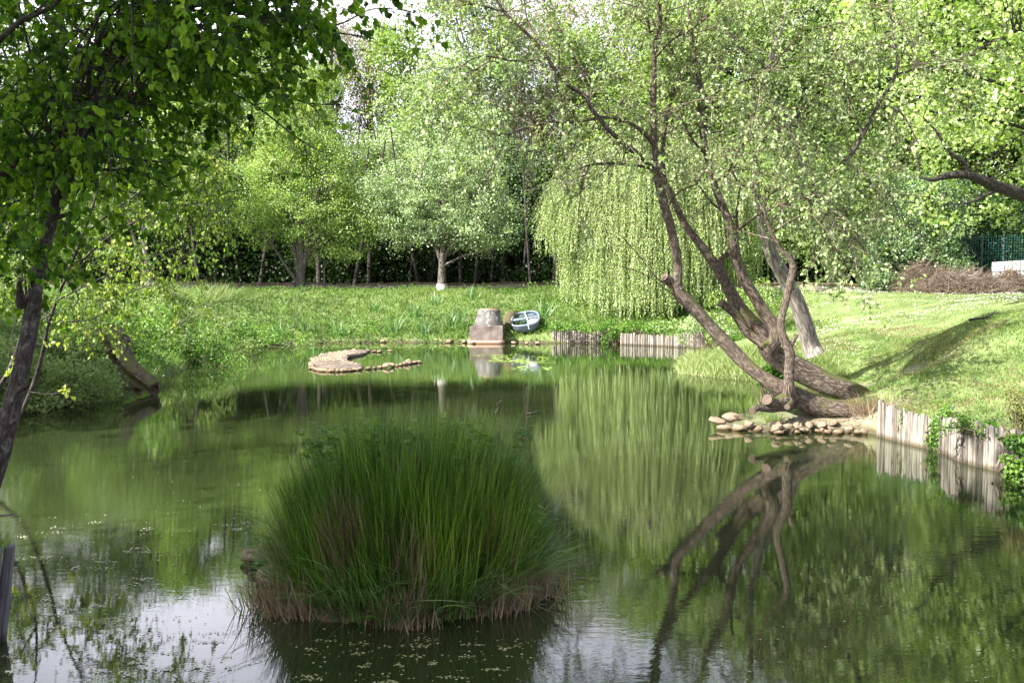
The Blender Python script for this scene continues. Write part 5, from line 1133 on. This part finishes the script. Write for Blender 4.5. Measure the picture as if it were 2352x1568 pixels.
bush('leafy green mound on the left bank just beyond the round tussock',420,815,30,.9,.25,3500,'herb',(.05,.09),816,rad=.4)
bush('dense rounded weeds at the bend of the left bank',500,795,34,1.0,.28,4000,'mid',(.05,.1),817,rad=.45)
for k_,(a_,b_,d_,w_,h_,n_,mt_,lb_) in enumerate([(110,800,23,.9,.35,4000,'mid','broad leafy thicket on the left bank left of the hollow stump'),(215,770,26,1.0,.3,4000,'herb','bright leafy mound on the bank top behind the hollow stump'),
  (330,745,30,1.2,.3,4000,'mid','mid green leafy mound on the left bank above the round tussock'),(560,775,37.5,1.0,.2,3000,'herb','low leafy weeds on the inner corner of the far left bank'),(20,740,25,1.2,.6,5000,'mid','tall shrub at the left edge behind the dark trunk')]):
    bush(lb_,a_,b_,d_,w_,h_,n_,mt_,(.05,.10),830+k_,rad=.42)
bush('bright leafy shrubbery filling in right of the weeping willow',1690,600,43,.8,.7,5000,'light',(.05,.09),841,rad=.5)
bush('pale green shrub low behind the pale barked willow foot',1760,690,36,.8,.3,3000,'light',(.05,.09),842,rad=.35)
bush('shaded brambles at the left frame edge below the dark trunk',40,880,19.3,.5,.35,4500,'mid',(.04,.08),818,rad=.32)
# violet bloom by the palisade
q=ons(2199,15.0); m=MB(); g=np.random.default_rng(9); leaves(m,np.zeros((9,3))+[0,0,.1],rdir(9,g)+[0,0,.6],rdir(9,g),.03,LEAF_O,.5)
M['violet']=leafmat('violet_petal',[(.10,.08,.35),(.16,.12,.5)],trans=.3)
tube(m,[(0,0,0),(0,0,.1)],.003,4); o=m.build('iris_flower',M['violet']); o.location=q; tag(o,'single violet flower in the grass above the right palisade','flower')

# ------------------------------------------------------------------ rush island in the foreground
def rush_island():
    g=np.random.default_rng(901); C=np.array([-.88,8.55]); rx,ry=1.09,1.27
    root=thing('rush_island',(C[0],C[1],0),'big tuft of dark green rushes on a small island in the foreground','island')
    base=(C[0],C[1],0)
    m=MB(); n=48; a=np.linspace(0,2*PI,n+1)[:-1]; rings=[]
    for f,z in [(.92,-.15),(.90,.02),(.84,.10),(.7,.17),(.4,.22)]:
        k=1+.07*np.sin(3*a+1)+.05*np.sin(5*a)+.03*np.sin(9*a+2); rings.append(np.stack([C[0]+rx*f*k*np.cos(a),C[1]+ry*f*k*np.sin(a),np.full(n,z)],1))
    V=np.concatenate(rings); i=np.arange(4)[:,None]; j=np.arange(n)[None]
    m.add(V,q=np.stack([i*n+j,i*n+(j+1)%n,(i+1)*n+(j+1)%n,(i+1)*n+j],-1).reshape(-1,4)); m.add(np.vstack([V[-n:],V[-n:].mean(0)]),t=[[t,(t+1)%n,n] for t in range(n)])
    M['peat']=stonemat('peat',[(.03,.02,.012),(.07,.05,.03)],scale=8,bump=.8); m.build('soil',M['peat'],root,base)
    def disk(n,f0,f1,pw=.5):
        r=(f0**2+(f1**2-f0**2)*g.random(n))**.5; a=g.uniform(0,2*PI,n); return np.stack([rx*r*np.cos(a),ry*r*np.sin(a)],1),r,a
    def cover(name,n,f0,f1,L,wid,mat,outw,bend,tsp,segs=5,sel=None,z=.12,clum=60,crn=.2):
        cc,cr,ca=disk(clum,f0,f1); I=g.integers(0,clum,n); xy=cc[I]+g.normal(0,.085,(n,2)); 
        rr=np.hypot(xy[:,0]/rx,xy[:,1]/ry); k=rr<1.03
        if sel is not None: k&=sel(xy)
        xy,rr,I=xy[k],rr[k],I[k]; m_=len(xy)
        zz=z*np.clip(1.1-rr,0,1)+.02
        rad=np.stack([xy[:,0]/rx,xy[:,1]/ry],1)
        d=nrm(np.column_stack([rad*outw+g.normal(0,.10,(m_,2))+(rad/(rr[:,None]+.05))*(.1*g.random((m_,1))),np.ones(m_)]))
        L_=g.uniform(*L,m_)*(1-.40*np.clip(rr,0,1)**2)*(.85+.3*g.random(clum)[I])
        b=np.column_stack([rad*bend*np.abs(g.normal(.6,.5,m_))[:,None]+g.normal(0,.06,(m_,2)),-np.abs(g.normal(0,.5,m_))*bend*.6])
        mb=MB(); blades(mb,np.column_stack([C+xy,zz]),d,L_,wid,b,segs,np.clip(g.normal(*tsp,clum)[I]+g.normal(0,.2,m_),0,1),g)
        mb.build(name,M[mat],root,base)
    cover('rush_stems',12500,0,.93,(.80,1.46),.0075,'rush',.09,.07,(.45,.38),clum=130)
    cover('rush_stems',4200,.55,1.0,(.40,.95),.0065,'rush',.20,.22,(.55,.38),clum=80)
    cover('dead_stems',4200,.2,.95,(.6,1.15),.006,'dry',.12,.15,(.4,.3),clum=34)
    cover('sedge_leaves',1300,.5,1.0,(.45,.85),.013,'sedge',.22,.55,(.35,.25),segs=7,clum=60)
    cover('sedge_leaves',900,.75,1.0,(.35,.70),.018,'sedge',.2,.5,(.3,.25),segs=7,clum=26,sel=lambda p:(p[:,1]<-.2)&(p[:,0]>-.5))
    cover('dry_skirt',3600,.86,1.02,(.2,.5),.008,'dry',.22,1.0,(.35,.3),segs=6,clum=150,z=.3,sel=lambda p:p[:,1]<.5)
    cover('sedge_leaves',1400,.6,1.0,(.4,.8),.009,'sedge',.3,.75,(.7,.2),segs=7,clum=16,sel=lambda p:(p[:,0]>.35))
    cover('dead_stems',2200,.4,.95,(.45,.9),.006,'dry',.25,.4,(.6,.25),clum=14,sel=lambda p:(p[:,0]>.35)&(p[:,1]>-.3))
    # untidy arching leaves that cross the upright stems
    n=2600; xy,rr,a=disk(n,.15,1.0); b=np.column_stack([C+xy,np.full(n,.08)]); d=nrm(np.column_stack([xy[:,0]*.25+g.normal(0,.33,n),xy[:,1]*.25+g.normal(0,.33,n),np.ones(n)]))
    mb=MB(); blades(mb,b,d,g.uniform(.40,1.15,n)*(1-.55*rr**2),g.uniform(.006,.014,n),np.column_stack([d[:,:2]*.8+g.normal(0,.35,(n,2)),-np.abs(g.normal(0,.4,n))]),7,np.clip(g.normal(.6,.3,n),0,1),g)
    n=1500; xy,rr,a=disk(n,.78,1.02); b=np.column_stack([C+xy,np.full(n,.01)]); d=nrm(np.column_stack([xy[:,0]*.3+g.normal(0,.2,n),xy[:,1]*.3+g.normal(0,.2,n),np.ones(n)])); blades(mb,b,d,g.uniform(.2,.6,n),g.uniform(.007,.015,n),np.column_stack([d[:,:2]*.9,-np.abs(g.normal(0,.4,n))]),6,np.clip(g.normal(.35,.3,n),0,1),g)
    mb.build('arching_leaves',M['sedge'],root,base)
    # nettle like herbs growing through the top and on the right flank
    mb=MB(); st=MB()
    for k in range(128):
        if k<100: xy=np.array([g.normal(-.05,.42),g.normal(.42,.30)]); xy=np.clip(xy,-.7,.62); h=g.uniform(1.02,1.27)
        else: a_=g.uniform(-.9,.35); xy=np.array([rx*.85*math.cos(a_),ry*.85*math.sin(a_)]); h=g.uniform(.30,.62)
        b=np.array([C[0]+xy[0],C[1]+xy[1],.1]); c=branch_curve(b,np.array([xy[0]*.3,xy[1]*.15,1]),h,g,.15,.25,8); tube(st,c,np.linspace(.004,.002,8),4,cap=False)
        m_=26; t=g.uniform(.55 if k<100 else .2,1,m_)*6.99; i_=t.astype(int); pp=c[i_]+(c[i_+1]-c[i_])*(t-i_)[:,None]
        ax=nrm(np.column_stack([g.normal(size=(m_,2)),g.normal(.05,.3,m_)])); leaves(mb,pp+ax*.02,ax,np.tile([0,0,1.],(m_,1))+g.normal(0,.3,(m_,3)),g.uniform(.045,.09,m_),LEAF_M if k<100 else LEAF_O,np.clip(g.normal(.6,.25,m_),0,1))
    mb.build('nettle_leaves',M['near'] if False else M['herb'],root,base); st.build('nettle_stems',M['rush'],root,base)
    # straw coloured blade bases near the water, front
    mb=MB(); cc=[(-.0,-1.22,.10),(.12,-1.25,.08),(-.72,-1.05,.16),(-.95,-.85,.14),(.62,-1.0,.12),(.82,-.85,.14),(1.05,-.55,.10)]
    for cx,cy,s_ in cc:
        n=170; xy=np.column_stack([cx+g.normal(0,s_,n),cy+g.normal(0,.05,n)]); b=np.column_stack([C+xy,np.full(n,.0)])
        blades(mb,b,nrm(np.column_stack([g.normal(0,.18,n)+cx*.2,g.normal(-.25,.15,n),np.ones(n)])),g.uniform(.12,.38,n),.008,g.normal(0,.12,(n,3)),3,np.clip(g.normal(.75,.2,n),0,1),g)
    mb.build('straw_bases',M['dry'],root,base)
rush_island()
n=900; g=np.random.default_rng(78); xy=np.column_stack([g.uniform(4.2,7.2,n),g.uniform(16.3,18.2,n)]); s_,_=pond_info(xy[:,0],xy[:,1]); xy=xy[s_>.05]; n=len(xy)
mb=MB(); blades(mb,np.column_stack([xy,hgt(xy[:,0],xy[:,1])+.015]),nrm(np.column_stack([g.normal(size=(n,2)),np.abs(g.normal(0,.12,n))])),g.uniform(.05,.28,n),g.uniform(.005,.012,n),g.normal(0,.12,(n,3)),2,g.random(n),g)
tag(mb.build('twig_litter',M['brush']),'fallen twig litter on the mud below the leaning trunk','litter',kind='stuff')
# thin bare twigs sticking out at the right of the island
g=np.random.default_rng(77); m=MB()
for k in range(34):
    b=np.array([.28+g.normal(0,.10),8.2+g.normal(0,.28),.03]); tube(m,branch_curve(b,[g.uniform(.3,1),g.normal(0,.6),g.uniform(-.02,.45)],g.uniform(.15,.42),g,.3,.8,7),np.linspace(.004,.0015,7),4,cap=False)
tag(m.build('bare_twigs',M['twig']),'bare dead twigs reaching over the water right of the rush island','twigs')
# twig end low at the left frame edge
q=P(-30,1190,6.9); m=MB(); tube(m,catmull([P(-160,1230,6.7),P(-60,1192,6.9),P(0,1184,6.95),P(36,1181,7)],14),np.linspace(.012,.006,14),7,gnarl=.15); tag(m.build('bare_branch',M['bark_grey']),'short bare branch end poking in at the left edge above the mossy post','branch')

# ------------------------------------------------------------------ things afloat and painted sky glints
g=np.random.default_rng(951)
def floaters(name,label,P0,mat,size,tint,seed,flatk=1.0,cat='leaf litter'):
    g=np.random.default_rng(seed); n=len(P0); mb=MB(); N=np.tile([0,0,1.],(n,1))+g.normal(0,.05,(n,3)); A=np.column_stack([g.normal(size=(n,2)),np.zeros(n)])
    leaves(mb,np.column_stack([P0,np.full(n,.006)]),A,N,g.uniform(*size,n),(LEAF_O[0]*[1.6,1,.12],LEAF_O[1],LEAF_O[2]),tint if np.ndim(tint) else np.full(n,tint)); return tag(mb.build(name,M[mat]),label,cat,kind='stuff')
def pxscatter(boxes,g,spread=.0):
    out=[]
    for (x0,x1,y0,y1,n,cl) in boxes:
        a=g.uniform(x0,x1,n); b=g.uniform(y0,y1,n)
        if cl:
            k=g.integers(0,cl,n); ca=g.uniform(x0,x1,cl); cb=g.uniform(y0,y1,cl); a=ca[k]+g.normal(0,17,n)*g.uniform(.3,1.3,cl)[k]; b=cb[k]+g.normal(0,2.0,n)
        for u,v in zip(a,b): out.append(W(u,v)[:2])
    out=np.array(out); s,_=pond_info(out[:,0],out[:,1]); e=((out[:,0]+.93)/1.2)**2+((out[:,1]-8.55)/1.35)**2
    return out[(s<-.05)&(e>1)]
Q_=pxscatter([(40,620,1180,1430,480,26),(20,640,1180,1480,170,0),(20,560,1420,1568,300,16),(300,1250,900,1180,110,0),(400,1100,830,900,50,0),(1240,1600,900,1250,40,0),(1250,2352,1250,1568,60,0),(560,640,1220,1360,60,6)],g)
floaters('leaf_bits_and_glints','pale painted sky glints and leaf bits on the left water',Q_,'fleck',(.008,.024),g.random(len(Q_))*.75,952)  # pale flecks mostly stand for sky reflections, painted as flat pieces
Q_=pxscatter([(650,1260,1440,1568,260,14),(650,1250,1440,1568,150,0),(700,1160,1470,1500,120,8),(60,560,1480,1568,60,6)],g)
floaters('leaf_bits_and_glints','yellowish leaf scraps on the shaded water in front of the rush island',Q_,'fleck',(.007,.024),.45+.55*g.random(len(Q_)),953)
Q_=pxscatter([(1120,1260,815,835,420,14),(1180,1290,838,848,90,3),(1500,1640,788,800,20,0),(600,1060,789,800,260,0)],g)
floaters('algae_patch','bright green floating weed between the well head and the weeping willow reflection',Q_,'algae',(.05,.12),g.random(len(Q_)),954,cat='water weed')
for k,(pp,lab) in enumerate([([(1138,950),(1145,944),(1142,938),(1152,934)],'small upright dark twig poking out of the water beyond the rush island'),([(1208,952),(1222,951),(1235,947),(1230,953)],'floating twig right of the upright one beyond the rush island'),([(355,884),(380,883.5),(408,884)],'thin pale stick floating beside the foot of the hollow stump')]):
    c=[W(a,b) for a,b in pp]; 
    for i_,v in enumerate(c): v[2]=.015+(.08*i_ if k==0 else .01*i_)
    if k==0: c=[c[0],c[0]+[.05,0,.10],c[0]+[.02,0,.18],c[0]+[.14,0,.25]]
    m=MB(); tube(m,catmull(c,12),np.linspace(.016,.006,12),6,gnarl=.2); tag(m.build('floating_twig',M['bark_grey' if k==2 else 'bark_dark']),lab,'twig')

# ------------------------------------------------------------------ trees beside the camera that shade the foreground
def side_tree(label,x,y,H,cz,R,seed,ncl=420,sx=1):
    q=np.array([x,y,hp(x,y)]); root=thing('shade_tree',q,label,'tree','big trees beside the viewpoint, outside the picture'); g_=np.random.default_rng(seed)
    blob_tree(H,[(0,0,cz,R*sx,R,R*.6),(R*.3,-R*.2,cz+R*.5,R*.7,R*.7,R*.4)],g_,M['mid'],M['bark_dark'],ncl,44,.24,sig=.5,trunk_r=.35,root=root,shell=.2,limbs=24)
SIDE=[('broad tree outside the left of the picture beside the viewpoint',-10.5,1.0,13,9.0,5.0,1001,620,1.0),('tree outside the picture on the left bank near the hollow stump',-19.5,14.0,12,8.0,4.2,1002,420,1.0)]
for s_ in SIDE: side_tree(*s_[:7],ncl=s_[7],sx=s_[8])

# ------------------------------------------------------------------ light, sky, camera
sun_dir=nrm(np.array([-.66,-.45,.62]))
L=bpy.data.lights.new('sun','SUN'); L.energy=5.0; L.angle=math.radians(.5); L.color=(1,.95,.86)
so=bpy.data.objects.new('sun',L); COL.objects.link(so); so.rotation_euler=Vector(sun_dir).to_track_quat('Z','Y').to_euler(); so.location=(-20,-10,30)
w=bpy.data.worlds.new('World'); sc.world=w; w.use_nodes=True; nt=w.node_tree
bg=nt.nodes['Background']; sky=nt.nodes.new('ShaderNodeTexSky'); sky.sky_type='NISHITA'; sky.sun_disc=False
sky.sun_elevation=math.asin(sun_dir[2]); sky.sun_rotation=math.atan2(sun_dir[0],sun_dir[1]); sky.dust_density=4.0; sky.air_density=1.0; sky.ozone_density=1.0
cn=nt.nodes.new('ShaderNodeTexNoise'); cn.inputs['Scale'].default_value=2.2; cn.inputs['Detail'].default_value=7
ctc=nt.nodes.new('ShaderNodeTexCoord'); nt.links.new(ctc.outputs['Generated'],cn.inputs['Vector'])
cr=nt.nodes.new('ShaderNodeMapRange'); cr.inputs[1].default_value=.30; cr.inputs[2].default_value=.62; cr.inputs[3].default_value=.45; cr.inputs[4].default_value=.95; nt.links.new(cn.outputs['Fac'],cr.inputs[0])
sz=nt.nodes.new('ShaderNodeSeparateXYZ'); nt.links.new(ctc.outputs['Generated'],sz.inputs[0])
el=nt.nodes.new('ShaderNodeMapRange'); el.inputs[1].default_value=.30; el.inputs[2].default_value=.50; el.inputs[3].default_value=1; el.inputs[4].default_value=.12; nt.links.new(sz.outputs[2],el.inputs[0])
em=nt.nodes.new('ShaderNodeMath'); em.operation='MULTIPLY'; nt.links.new(el.outputs[0],em.inputs[0]); nt.links.new(cr.outputs[0],em.inputs[1])
cm=nt.nodes.new('ShaderNodeMix'); cm.data_type='RGBA'; nt.links.new(em.outputs[0],cm.inputs[0]); nt.links.new(sky.outputs[0],cm.inputs[6]); cm.inputs[7].default_value=(12.5,12.3,14.4,1)
nt.links.new(cm.outputs[2],bg.inputs[0]); bg.inputs[1].default_value=.065
cam=bpy.data.cameras.new('camera'); cam.lens=35; cam.sensor_width=36; cam.clip_end=2000; cam.clip_start=.1
co=bpy.data.objects.new('camera',cam); COL.objects.link(co); co.location=(0,0,CZ); co.rotation_euler=(PI/2-TH,0,0); sc.camera=co
cam.lens=F/2352*36
sc.view_settings.view_transform='Standard'; sc.view_settings.look='None'; sc.view_settings.gamma=1; sc.view_settings.exposure=2.2
try:
    cy=sc.cycles; cy.max_bounces=6; cy.diffuse_bounces=3; cy.glossy_bounces=3; cy.transmission_bounces=4; cy.sample_clamp_indirect=6
except Exception: pass
print('faces',sum(len(o.data.polygons) for o in bpy.data.objects if o.type=='MESH'))
